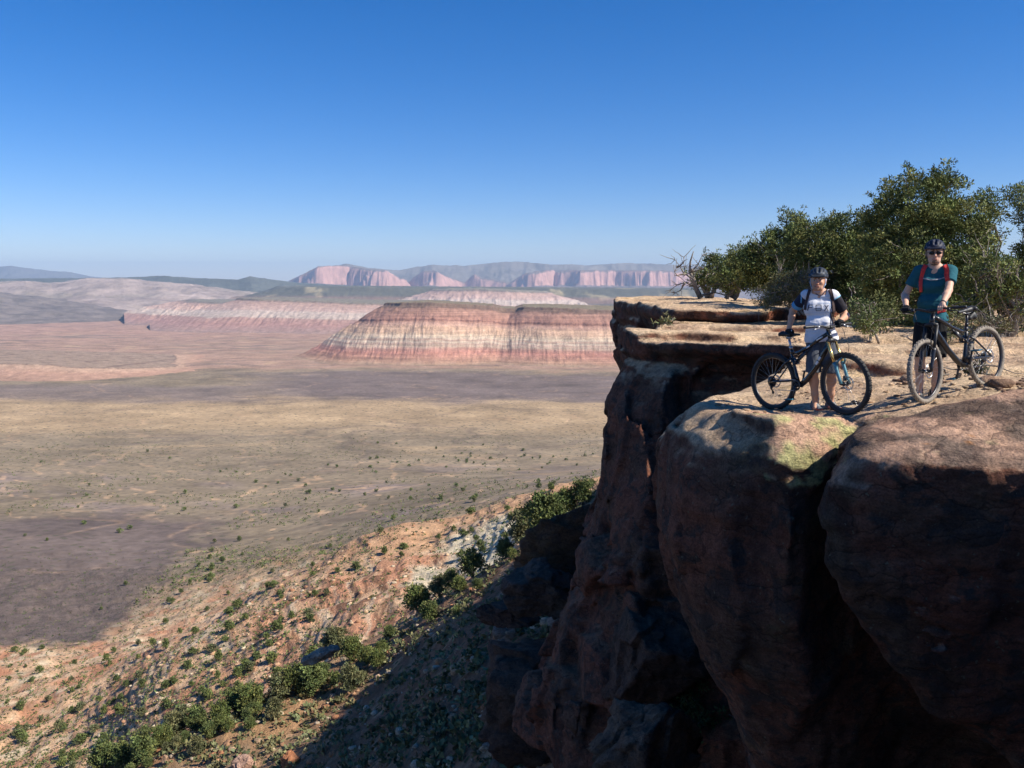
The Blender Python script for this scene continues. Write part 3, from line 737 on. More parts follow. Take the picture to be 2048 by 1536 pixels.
# every outline: nose from the cleft to its back, then (last) the alcove; the buttress runs from the back to its front
LV = [
 lvl(-0.6, [(3.2,10.6),(2.95,9.6),(3.6,9.45),(4.3,9.3),(5.5,8.5)], [(6.0,17.6),(6.0,16.6),(5.2,15.1),(4.4,13.7),(3.6,12.4)], [(5.0,27.6),(4.6,25.9),(3.9,24.4),(3.0,22.9),(2.88,22.0),(3.1,21.2),(3.7,20.2),(4.4,19.3)]),
 lvl(-1.60,[(2.45,11.2),(2.6,10.1),(2.92,9.35),(3.5,9.25),(4.3,9.2),(5.5,8.4)], [(6.0,17.6),(6.0,16.6),(5.2,15.0),(4.3,13.6),(3.3,12.3)], [(5.0,27.6),(4.6,25.9),(3.9,24.4),(3.0,22.9),(2.86,22.0),(3.05,21.0),(3.7,20.0),(4.4,19.1)]),
 lvl(-1.9, [(2.1,11.3),(2.3,10.2),(2.95,9.2),(3.5,9.3),(4.15,9.4),(5.5,8.5)], [(6.8,18.0),(6.6,16.4),(5.2,15.0),(4.1,13.7),(2.9,12.4)], [(5.0,27.6),(4.6,25.9),(3.9,24.4),(3.1,22.9),(2.95,22.0),(3.2,21.1),(3.9,20.3),(4.6,19.9)]),
 lvl(-2.25,[(1.95,11.2),(2.2,10.1),(2.98,9.05),(3.4,9.3),(4.0,9.65),(5.5,8.9)], [(7.2,18.6),(6.9,16.1),(5.1,14.8),(3.7,13.6),(2.4,12.7)], [(5.0,27.6),(4.6,25.9),(3.9,24.3),(3.1,22.9),(2.93,21.8),(3.25,20.5),(3.6,19.6),(4.5,20.4),(5.5,20.0)]),
 lvl(-2.6, [(1.86,11.1),(2.15,10.0),(3.02,8.95),(3.3,9.3),(3.9,9.7),(5.5,9.0)], [(7.2,18.4),(6.9,16.2),(5.2,14.9),(3.7,13.7),(2.3,12.7)], [(5.0,27.6),(4.5,25.9),(3.7,24.3),(2.85,22.9),(2.72,21.6),(3.05,20.3),(3.45,19.3),(4.3,20.4),(5.4,19.8)]),
 lvl(-3.2, [(1.85,11.0),(2.1,10.0),(3.06,9.0),(3.5,9.5),(4.2,9.9),(5.5,9.2)], [(6.9,17.8),(6.6,16.2),(5.2,15.0),(3.8,13.8),(2.3,12.7)], [(5.0,27.6),(4.4,25.9),(3.5,24.3),(2.62,22.8),(2.48,21.4),(2.85,20.0),(3.4,19.0),(4.1,19.9),(5.2,19.2)]),
 lvl(-4.0, [(2.1,11.0),(2.4,10.1),(3.2,9.2),(3.8,9.8),(4.5,10.2),(5.6,9.6)], [(6.2,17.0),(6.0,16.2),(5.1,15.2),(3.9,14.0),(2.5,12.7)], [(5.0,27.6),(4.2,25.8),(3.3,24.2),(2.55,22.7),(2.42,21.2),(2.75,19.8),(3.2,18.8),(4.0,19.5),(5.0,18.6)]),
 lvl(-5.0, [(2.55,11.0),(2.8,10.3),(3.5,9.6),(4.2,10.1),(4.9,10.4),(6.0,10.0)], [(5.9,16.8),(5.8,16.2),(5.1,15.4),(4.1,14.2),(2.9,12.8)], [(4.8,27.6),(3.9,25.6),(3.2,24.0),(2.42,22.5),(2.3,21.0),(2.6,19.4),(3.0,18.4),(3.9,18.9),(4.9,18.0)]),
 lvl(-6.2, [(3.15,11.1),(3.4,10.5),(4.0,10.2),(4.7,10.6),(5.4,11.0),(6.6,10.8)], [(5.7,16.6),(5.5,16.0),(5.2,15.4),(4.4,14.4),(3.5,13.0)], [(4.6,27.4),(3.6,25.4),(3.0,23.8),(2.25,22.2),(2.1,20.6),(2.4,18.8),(2.8,17.8),(3.8,18.0),(4.8,17.4)]),
 lvl(-8.0, [(3.9,11.5),(4.2,11.0),(4.8,11.0),(5.5,11.3),(6.2,11.6),(7.2,11.6)], [(5.2,16.4),(5.1,15.9),(5.0,15.4),(4.7,14.6),(4.2,13.4)], [(4.2,27.2),(3.2,25.2),(2.6,23.6),(1.9,21.8),(1.75,20.0),(2.1,18.3),(2.7,17.4),(3.7,17.5),(4.6,16.9)]),
 lvl(-11., [(4.2,12.2),(4.6,11.8),(5.2,12.0),(5.9,12.3),(6.6,12.6),(7.6,12.6)], [(4.8,16.2),(4.8,15.8),(4.8,15.4),(4.7,14.8),(4.4,13.8)], [(3.6,27.2),(2.2,25.2),(1.2,23.6),(0.5,21.6),(0.4,19.6),(0.9,17.8),(2.2,16.8),(3.4,16.8),(4.4,16.4)]),
]
V1 = Vol((-0.6, 7.6, -11.5), (12.2, 30.4, -0.7), 0.065)
d = V1.levels(LV, 0)
zt = ztop(V1.x[:, None], V1.y[None, :]).astype(np.float32)
d = V1.smax(d, V1.z[None, None, :] - zt[:, :, None], 0.05)
# lichen-covered chamfer between the crest of the nose and the cleft: a plane that faces right and up
A0, A1, A2 = np.array(P(1562, 842, 9.35)), np.array(P(1760, 852, 9.7)), np.array(P(1602, 995, 8.72))
pn = np.cross(A1 - A0, A2 - A0); pn /= np.linalg.norm(pn); pn *= -1 if pn[1] > 0 else 1
xx = (V1.x - A0[0])[:, None, None]; yy = (V1.y - A0[1])[None, :, None]; zz = (V1.z - A0[2])[None, None, :]
pl = pn[0] * xx + pn[1] * yy + pn[2] * zz
pl = pl - 1.3 * np.maximum(V1.x[:, None, None] - 3.9, 0)
reg = (V1.y[None, :, None] < 11.0) & (V1.x[:, None, None] < 4.8)
d = np.where(reg, V1.smax(d, pl.astype(np.float32), 0.06), d)
log('lichen plane normal', pn)
def extra1(p, dd):
    r = np.zeros(len(p), np.float32)
    far = (p[:, 1] > 14.5) & (p[:, 2] < -1.75)
    if far.any():
        q = p[far]; low = sstep(-5.2, -7.2, q[:, 2])
        # sheer wall: vertical joints and spalled faces; broken blocks only at its foot
        r[far] += (1 - low) * (0.30 * facets(q / np.array([1.5, 1.5, 3.6], np.float32), 5, .6) + 0.12 * facets(q / np.array([.6, .6, 1.1], np.float32), 6, .6))
        r[far] += low * (1.05 * facets(q / np.array([1.5, 1.5, 1.3], np.float32), 7, .9) + .22 * facets(q / .5, 8, .8))
    k = (p[:, 1] > 14)
    r[k] += 0.16 * np.exp(-((p[k, 2] + 2.0 + .12 * fbm(p[k] / 1.5, 2, 9)) / .09) ** 2)
    kk = (p[:, 1] < 14.5) & (p[:, 2] < -1.66)
    if kk.any():
        q = p[kk]; w = sstep(-1.66, -2.0, q[:, 2])
        r[kk] += w * (0.22 * facets(q / np.array([1.3, 1.3, 2.2], np.float32), 11, .7) + 0.05 * facets(q / np.array([.35, .35, .6], np.float32), 12, .7))
    t_ = (p[:, 1] < 30) & (p[:, 2] > -1.75)
    if t_.any():
        q = p[t_]; r[t_] += 0.035 * facets(q / np.array([.9, .6, .35], np.float32), 13, .5)
    return r
def extra2(p, dd):
    w = sstep(-1.45, -1.8, p[:, 2])
    return (.04 + .07 * w) * facets(p / np.array([1.4, 1.2, 1.8], np.float32), 15, .8) + .045 * facets(p / .4, 16, .7)
LIC = np.array(P(1650, 890, 9.2))
def colour1(v, n):
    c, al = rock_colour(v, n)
    p = v
    # yellow-green lichen sheet on the chamfer
    on = (n @ pn > 0.6) & (v[:, 1] < 10.2) & (v[:, 0] < 4.2) & (v[:, 0] > 2.8) & (v[:, 2] < -1.5) & (v[:, 2] > -2.25)
    base = np.array([.74, .48, .34]); green = np.array([.58, .60, .27])
    g = sstep(-.18, .12, fbm(p / .28, 4, 501) + 0.40 * sstep(-1.6, -1.85, v[:, 2]) + .2 * sstep(3.3, 3.8, v[:, 0]) - .30)[:, None] * on[:, None]
    c = np.where(on[:, None], base * (1 + .15 * fbm(p / .2, 3, 502))[:, None], c)
    c = c * (1 - .85 * g) + green * .85 * g
    al = np.where(on, 0.12, al)
    # greenish shaded lichen on the flank beside it
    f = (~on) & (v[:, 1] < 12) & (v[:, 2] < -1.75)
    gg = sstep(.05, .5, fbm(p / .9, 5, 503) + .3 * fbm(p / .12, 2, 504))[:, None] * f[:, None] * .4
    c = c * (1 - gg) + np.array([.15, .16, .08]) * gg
    return c, al
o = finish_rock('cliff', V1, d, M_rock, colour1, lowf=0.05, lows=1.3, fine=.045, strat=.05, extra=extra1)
o['kind'] = 'structure'
log('cliff', len(o.data.vertices))

# ------------------------------------------------ rounded boulder, front right
RB = [(-0.9, [(6.2,8.9),(5.8,8.6),(6.2,8.2),(8.4,7.8),(8.4,9.5),(6.9,9.5)]),
 (-1.38, [(4.7,9.35),(4.45,9.0),(4.5,8.7),(5.0,8.3),(5.8,8.0),(8.4,7.5),(8.4,9.6),(5.7,9.5)]),
 (-1.52, [(4.1,9.3),(3.90,8.95),(3.95,8.6),(4.4,8.3),(5.1,8.0),(8.4,7.3),(8.4,9.6),(5.1,9.6)]),
 (-1.62, [(3.85,9.3),(3.62,8.85),(3.66,8.4),(4.0,8.0),(4.8,7.72),(8.4,7.0),(8.4,9.6),(5.0,9.6)]),
 (-1.74, [(3.75,9.3),(3.45,8.8),(3.43,8.3),(3.78,7.85),(4.7,7.6),(8.4,6.85),(8.4,9.6),(5.0,9.6)]),
 (-2.05, [(3.7,9.3),(3.31,8.8),(3.25,8.3),(3.68,7.97),(4.65,7.74),(8.4,7.02),(8.4,9.6),(5.0,9.6)]),
 (-2.4, [(3.7,9.3),(3.27,8.8),(3.18,8.4),(3.66,8.1),(4.65,7.9),(8.4,7.22),(8.4,9.6),(5.0,9.6)]),
 (-2.9, [(3.8,9.3),(3.35,8.9),(3.25,8.5),(3.75,8.25),(4.7,8.12),(8.4,7.5),(8.4,9.6),(5.0,9.6)]),
 (-3.4, [(4.1,9.4),(3.6,9.0),(3.5,8.6),(4.0,8.4),(5.0,8.34),(8.4,7.78),(8.4,9.7),(5.0,9.7)]),
 (-4.1, [(4.6,9.5),(4.1,9.1),(3.98,8.75),(4.5,8.6),(5.4,8.6),(8.4,8.1),(8.4,9.8),(5.4,9.8)]),
 (-4.8, [(5.4,9.6),(4.9,9.3),(4.68,9.0),(5.1,8.85),(6.2,8.9),(8.4,8.5),(8.4,9.8),(6.0,9.8)]),
 (-5.6, [(6.4,9.7),(6.0,9.4),(5.7,9.2),(6.1,9.1),(7.2,9.2),(8.4,9.0),(8.4,9.8),(6.8,9.8)])]
V2 = Vol((2.6, 5.8, -5.9), (8.6, 9.9, -0.8), 0.045)
d = V2.levels(RB, 1)
def colour2(v, n):
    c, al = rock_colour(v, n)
    p = v
    k = sstep(-.15, .25, fbm(p / .55, 4, 511))[:, None]
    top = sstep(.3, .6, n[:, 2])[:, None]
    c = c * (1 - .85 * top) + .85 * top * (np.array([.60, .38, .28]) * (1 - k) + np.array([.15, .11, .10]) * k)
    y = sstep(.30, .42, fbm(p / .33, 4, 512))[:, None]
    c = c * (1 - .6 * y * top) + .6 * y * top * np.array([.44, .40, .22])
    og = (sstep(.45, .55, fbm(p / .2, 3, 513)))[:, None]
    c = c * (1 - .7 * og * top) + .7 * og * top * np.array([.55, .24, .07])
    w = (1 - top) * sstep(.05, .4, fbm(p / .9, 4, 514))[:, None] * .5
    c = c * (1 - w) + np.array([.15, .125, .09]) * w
    return c, np.clip(al + .5, 0, 1)
o = finish_rock('boulder', V2, d, M_rock, colour2, lowf=.06, lows=1.1, fine=.045, strat=.03, seed=3, extra=extra2)
tag(o, 'huge rounded sandstone boulder with dark patina at the right edge, in front of the riders', 'boulder')
log('boulder', len(o.data.vertices))

# ------------------------------------------------ farther overhanging ledge
CV = [(-0.6, [(4.8,40),(5.4,34),(5.3,30.5),(5.4,28.4),(6.6,27.8),(8.2,27.9),(9.5,29.5),(13,31),(18,34),(18,44),(9,49),(5.6,46)]),
 (-1.25, [(4.75,40),(5.2,34),(5.1,30.5),(5.3,28.3),(6.6,27.7),(8.2,27.8),(9.5,29.5),(13,31),(18,34),(18,44),(9,49),(5.6,46)]),
 (-1.5, [(4.85,40),(5.4,34),(5.4,30.8),(5.7,28.9),(6.8,28.3),(8.2,28.3),(9.5,29.7),(13,31),(18,34),(18,44),(9,49),(5.7,46)]),
 (-2.6, [(4.8,40),(5.3,34),(5.4,30.6),(5.7,28.7),(6.8,28.2),(8.2,28.2),(9.5,29.7),(13,31),(18,34),(18,44),(9,49),(5.7,46)]),
 (-3.6, [(4.95,40),(5.5,34),(5.5,30.6),(5.7,28.7),(6.8,28.2),(8.2,28.2),(9.5,29.7),(13,31),(18,34),(18,44),(9,49),(5.9,46)]),
 (-4.6, [(5.5,40),(5.9,34),(5.8,30.6),(5.9,28.7),(6.8,28.2),(8.2,28.2),(9.5,29.7),(13,31),(18,34),(18,44),(9,49),(6.6,46)]),
 (-8.0, [(6.0,40),(6.0,34),(6.0,30.6),(6.1,28.7),(6.8,28.2),(8.2,28.2),(9.5,29.7),(13,31),(18,34),(18,44),(9,49),(7.5,46)])]
V3 = Vol((4.0, 27.0, -8.2), (18.6, 50.0, -0.4), 0.10)
d = V3.levels(CV, 0)
def ztopC(x, y):
    z = -0.93 - 0.0 * x + 0.004 * (40 - y) * 0
    n = fbm(xyz(x + 0 * y, y + 0 * x) / np.array([3., 2., 1.]), 4, 120).reshape(np.broadcast(x, y).shape)
    return z + 0.16 * n - 0.02 * np.clip(30 - y, 0, 9) - 0.05 * np.clip(x - 9, 0, 12) * 0.6
d = V3.smax(d, V3.z[None, None, :] - ztopC(V3.x[:, None], V3.y[None, :])[:, :, None].astype(np.float32), 0.04)
def extra3(p, dd):
    return 0.22 * np.exp(-((p[:, 2] + 1.95 + .2 * fbm(p / 2.5, 2, 19)) / .14) ** 2) + (0.55 * facets(p / np.array([2.2, 2.2, 2.6], np.float32), 17, .7)) * sstep(-1.3, -1.8, p[:, 2]) + .07 * facets(p / np.array([1.4, 1.0, .5], np.float32), 18, .5)
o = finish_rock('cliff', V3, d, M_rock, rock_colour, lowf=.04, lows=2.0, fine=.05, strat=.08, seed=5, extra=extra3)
o['kind'] = 'structure'
log('ledge', len(o.data.vertices))

# ------------------------------------------------ plateau behind, and the rim under and behind the camera and far beyond
def plateau():
    xs = np.concatenate([np.arange(5.6, 24, .16), np.arange(24, 90, 1.5)]); ys = np.concatenate([np.arange(9.4, 46, .16), np.arange(46, 170, 2.0)])
    x, y = np.meshgrid(xs, ys); z = ztop(x, y) - 0.05 * (x < 11.6) * (y < 29.8)
    rise = sstep(28, 34, y) * sstep(8.5, 12, x); z = z * (1 - rise) + (np.maximum(z, -1.02)) * rise
    z = np.where(y > 40, np.clip(z, -1.4, -.9), z)
    idx = np.arange(x.size).reshape(x.shape)
    f = np.stack([idx[:-1, :-1], idx[:-1, 1:], idx[1:, 1:], idx[1:, :-1]], -1).reshape(-1, 4)
    cx = x[:-1, :-1].ravel(); cy = y[:-1, :-1].ravel()
    keep = ((cx > 5.6 + .0 * cy) & (cx > np.interp(cy, [20, 30, 36, 46, 55, 79, 100, 124, 162], [5.6, 8, 13, 18.5, 21.5, 30, 38, 47, 61])) & ~((cx < 6.6) & (cy < 19)) & ~((cx < 11) & (cy < 27)))
    f = f[keep]
    v = np.stack([x, y, z], -1).reshape(-1, 3)
    used = np.unique(f); rm = np.full(len(v), -1); rm[used] = np.arange(len(used)); v = v[used]; f = rm[f]
    n = np.tile(np.array([[0, 0, 1.]]), (len(v), 1)).astype(np.float32)
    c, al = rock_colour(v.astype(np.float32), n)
    soil = sstep(.0, .35, fbm(v / 2.0, 3, 601))[:, None] * sstep(22, 26, v[:, 1])[:, None]
    c = c * (1 - soil) + soil * np.array([.36, .20, .12])
    o = np_mesh('ground', v, f, M_rock, attrs={'Col': np.concatenate([c, al[:, None]], 1)}); o['kind'] = 'structure'
plateau()
def wall_loft(name, top, zs, seed, zt=None):
    """coarse cliff mass: closed outline, vertical wavy walls, flat rocky top"""
    lo = [min(p[0] for p in top) - 1, min(p[1] for p in top) - 1, zs[0]]; hi = [max(p[0] for p in top) + 1, max(p[1] for p in top) + 1, zs[1] + .4]
    V = Vol(lo, hi, zs[2]); X2, Y2 = np.meshgrid(V.x, V.y, indexing='ij')
    s = poly_sdf(chaikin(top, 1), X2, Y2)
    d = V.smax(np.repeat(s[:, :, None], V.n[2], 2) + 0.0 * V.z, (V.z[None, None, :] - zs[1]) + 0 * s[:, :, None], .2)
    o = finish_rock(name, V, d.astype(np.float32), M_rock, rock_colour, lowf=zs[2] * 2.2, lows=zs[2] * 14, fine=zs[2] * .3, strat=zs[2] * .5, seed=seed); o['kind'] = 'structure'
wall_loft('cliff', [(-0.8, 0.7), (1.5, 1.2), (4.0, 2.6), (7.5, 4.4), (12, 8.0), (12.0, 13), (40, 13), (40, -45), (-14, -45), (-9, -25), (-4, -8)], (-22, -1.62, .35), 21)
wall_loft('cliff', [(14.5, 38), (19, 48), (22.5, 59), (28.5, 76), (35, 93), (43, 115), (60, 160), (100, 150), (100, 30), (30, 30)], (-34, -1.5, .9), 22)
log('plateau')
# ============================================================ plants
rng = np.random.RandomState(11); random.seed(5)
def mat_leaf(name, dark, light, yellow, sc=2.5):
    m, nt, b = new_mat(name)
    ge = N(nt, 'ShaderNodeNewGeometry')
    at = N(nt, 'ShaderNodeAttribute', attribute_name='Col')
    n = N(nt, 'ShaderNodeTexNoise', {'Vector': ge.outputs['Position'], 'Scale': sc, 'Detail': 3.0})
    r = ramp(nt, n.outputs[0], [(0.3, dark), (0.55, light), (0.75, yellow)])
    c = mixc(nt, 1.0, r.outputs[0], at.outputs['Color'], 'MULTIPLY')
    nt.links.new(c, b.inputs['Base Color'])
    b.inputs['Roughness'].default_value = 0.75; b.inputs['Specular IOR Level'].default_value = 0.25
    return m
M_leaf = mat_leaf('pinyon_needles', (.055, .08, .030), (.14, .165, .055), (.27, .265, .085))
M_leaf2 = mat_leaf('juniper_scale_leaves', (.06, .082, .034), (.125, .15, .055), (.20, .21, .075), 1.2)
M_leaf3 = mat_leaf('grey_green_leaves', (.085, .095, .05), (.16, .165, .085), (.24, .22, .11), 1.0)
M_sage = mat_leaf('sage_leaves', (.09, .10, .055), (.17, .17, .09), (.28, .25, .12), 3.0)
M_dry = mat_leaf('dry_twigs', (.16, .13, .09), (.30, .24, .16), (.36, .30, .17), 4.0)
def mat_bark():
    m, nt, b = new_mat('grey_bark')
    tc = N(nt, 'ShaderNodeTexCoord')
    n = N(nt, 'ShaderNodeTexNoise', {'Vector': tc.outputs['Object'], 'Scale': 14.0, 'Detail': 6.0, 'Distortion': 1.0})
    r = ramp(nt, n.outputs[0], [(0.3, (.11, .09, .075)), (0.6, (.30, .26, .22)), (0.8, (.42, .38, .33))])
    nt.links.new(r.outputs[0], b.inputs['Base Color']); b.inputs['Roughness'].default_value = .9
    bp = N(nt, 'ShaderNodeBump', {'Height': n.outputs[0], 'Strength': .8, 'Distance': .02}); nt.links.new(bp.outputs[0], b.inputs['Normal'])
    return m
M_bark = mat_bark()

class TubeSet:
    def __init__(s): s.v = []; s.f = []; s.n = 0
    def tube(s, pts, rad, k=6, cap=True):
        pts = np.asarray(pts, float); n = len(pts)
        rad = np.broadcast_to(np.asarray(rad, float), (n,))
        t = np.gradient(pts, axis=0); t /= np.linalg.norm(t, axis=1)[:, None] + 1e-9
        up = np.array([0, 0, 1.]) if abs(t[0][2]) < .9 else np.array([1., 0, 0])
        u = np.cross(t[0], up); u /= np.linalg.norm(u)
        rings = []
        for i in range(n):
            u = u - t[i] * np.dot(u, t[i]); u /= np.linalg.norm(u) + 1e-9
            w = np.cross(t[i], u)
            an = np.arange(k) * 2 * math.pi / k
            rings.append(pts[i] + rad[i] * (np.cos(an)[:, None] * u + np.sin(an)[:, None] * w))
        b = s.n; s.v.append(np.concatenate(rings)); s.n += n * k
        i = np.arange(n - 1)[:, None] * k; j = np.arange(k)[None, :]; j2 = (j + 1) % k
        s.f.append(np.stack([b + i + j, b + i + j2, b + i + k + j2, b + i + k + j], -1).reshape(-1, 4))
        if cap and k >= 4:
            for r0, rev in ((b, True), (b + (n - 1) * k, False)):
                c = np.array([0, 0, 0.]);
                for q in range(0, k - 2, 2):
                    a = [r0, r0 + q + 1, r0 + q + 2, r0 + min(q + 3, k - 1)]
                    if rev: a = a[::-1]
                    s.f.append(np.array([a]))
    def build(s, name, mat, parent=None, link=True):
        if not s.v: return None
        return np_mesh(name, np.concatenate(s.v), np.concatenate(s.f), mat, parent=parent, link=link)

def wobble(a, b, n, amp, rs):
    t = np.linspace(0, 1, n)[:, None]; p = np.asarray(a) * (1 - t) + np.asarray(b) * t
    w = np.cumsum(rs.normal(size=(n, 3)), 0) * amp; w -= w[0]; w = w - t * w[-1] * .6
    return p + w

def leaf_cloud(cen, rad, cnt, rs, size, flat=0.75, up=0.35, asp=2.6):
    """many small needle tufts spread through clumps; returns quads, with slight per-tuft brightness"""
    cen = np.asarray(cen, float); rad = np.asarray(rad, float); cnt = np.asarray(cnt, int)
    idx = np.repeat(np.arange(len(cen)), cnt); n = len(idx)
    d = rs.normal(size=(n, 3)); d /= np.linalg.norm(d, axis=1)[:, None]
    r = rs.rand(n) ** 0.45
    p = cen[idx] + d * (rad[idx] * r)[:, None] * np.array([1, 1, flat])
    ax = d + rs.normal(size=(n, 3)) * .55 + np.array([0, 0, up]); ax /= np.linalg.norm(ax, axis=1)[:, None]
    sd_ = np.cross(ax, rs.normal(size=(n, 3))); sd_ /= np.linalg.norm(sd_, axis=1)[:, None]
    L = size * (0.6 + .8 * rs.rand(n)); W = L / asp
    a = ax * L[:, None]; w = sd_ * W[:, None]
    v = np.stack([p - w * .6, p + w * .6, p + a + w * .35, p + a - w * .35], 1).reshape(-1, 3)
    f = np.arange(n * 4).reshape(n, 4)
    cb = (0.62 + .7 * rs.rand(len(cen)))[idx] * (.85 + .3 * rs.rand(n)); hue = (rs.rand(len(cen)) * .3 + .85)[idx]
    c = np.stack([cb * hue, cb, cb * (.8 + .2 * rs.rand(n))], 1).repeat(4, 0)
    return v, f, c

def unit_(v): return v / (np.linalg.norm(v) + 1e-9)
def tree(name, label, cat, base, lobes, seed, tuft=0.065, dens=1.0, twigs=60, group=None, mat=None, trunk_r=.16, stems=3, clump=.27, bare=0.12):
    """lobes: list of (dx,dy,dz,rx,ry,rz) masses of the crown relative to the base"""
    rs = np.random.RandomState(seed); root = empty(name, base); tag(root, label, cat, group)
    C_, R_ = [], []
    for (dx, dy, dz, rx, ry, rz) in lobes:
        vol = rx * ry * rz * 4.19; k = int(vol / (clump ** 3 * 4.19) * 2.7 * dens) + 6
        d = rs.normal(size=(k, 3)); d /= np.linalg.norm(d, axis=1)[:, None]; r = rs.rand(k) ** .32
        q = d * r[:, None] * np.array([rx, ry, rz]); q += rs.normal(size=q.shape) * clump * .25
        C_.append(q + [dx, dy, dz]); R_.append(clump * (0.55 + .75 * rs.rand(k)))
    C_ = np.concatenate(C_); R_ = np.concatenate(R_)
    # leading shoots and ragged sprays beyond the main masses
    m0 = C_.mean(0); far_ = np.linalg.norm((C_ - m0) / (C_.std(0) + 1e-6), axis=1); src = np.nonzero(far_ > np.quantile(far_, .55))[0]
    for q_ in rs.choice(src, int(len(src) * .55)):
        o_ = unit_(C_[q_] - m0 + np.array([0, 0, .35 * rs.rand()])) ; C_ = np.concatenate([C_, (C_[q_] + o_ * clump * rs.uniform(.7, 1.9))[None]]); R_ = np.append(R_, clump * rs.uniform(.22, .5))
    keep = (C_[:, 2] > 0.12); C_ = C_[keep]; R_ = R_[keep]
    gap = (fbm(C_ / .62, 2, seed % 50) > -0.2) | (rs.rand(len(C_)) < .12); C_ = C_[gap]; R_ = R_[gap]
    cnt = (R_ ** 2 * 1350 * (0.065 / tuft) ** 1.6).astype(int) + 6
    v, f, c = leaf_cloud(C_, R_, cnt, rs, tuft)
    # sprigs sticking out of the outline
    np_mesh('crown', v, f, mat or M_leaf, smooth=False, attrs={'Col': c}, parent=root)
    T = TubeSet(); ctr = C_.mean(0)
    big = [l for l in lobes]
    for i in range(stems):
        l = big[i % len(big)]
        st = np.array([rs.normal() * .12, rs.normal() * .12, -.15]); tip = np.array(l[:3]) + rs.normal(size=3) * .3 * np.array(l[3:6]) + [0, 0, l[5] * .3]
        mid = np.array([st[0] * .5 + tip[0] * .45 + rs.normal() * .25, tip[1] * .4 + rs.normal() * .25, tip[2] * .45])
        pth = np.concatenate([wobble(st, mid, 6, .05, rs), wobble(mid, tip, 7, .07, rs)[1:]])
        r0 = trunk_r * (1 if i == 0 else .7)
        T.tube(pth, np.linspace(r0, r0 * .18, len(pth)), 7)
        for j in range(int(twigs / stems)):
            k = rs.randint(3, len(pth)); a = pth[k]; e = C_[rs.randint(len(C_))]
            if np.linalg.norm(e - a) > 2.2: e = a + (e - a) * .5
            T.tube(wobble(a, e, 6, .05, rs), np.linspace(r0 * .3, .011, 6), 4, cap=False)
    # bare grey twigs outside the foliage
    for j in range(int(twigs * bare * 4)):
        e = C_[rs.randint(len(C_))]; o_ = e + (e - ctr) * .12 * rs.rand() + rs.normal(size=3) * .22; a = e + (ctr - e) * .25
        T.tube(wobble(a, o_, 5, .035, rs), np.linspace(.016, .004, 5), 3, cap=False)
    T.build('trunk', M_bark, root)
    return root

def G(px, py, D): return tuple(P(px, py, D))
def lobe(px, py, rx_px, rz_px, D, base, depth=None, dy=0.0):
    """crown mass whose outline in the photo is an ellipse at px,py; real size at distance D"""
    c = P(px, py, D); s = D / FPX
    return (c[0] - base[0], D + dy - base[1], c[2] - base[2], rx_px * s, depth or rx_px * s * .9, rz_px * s)

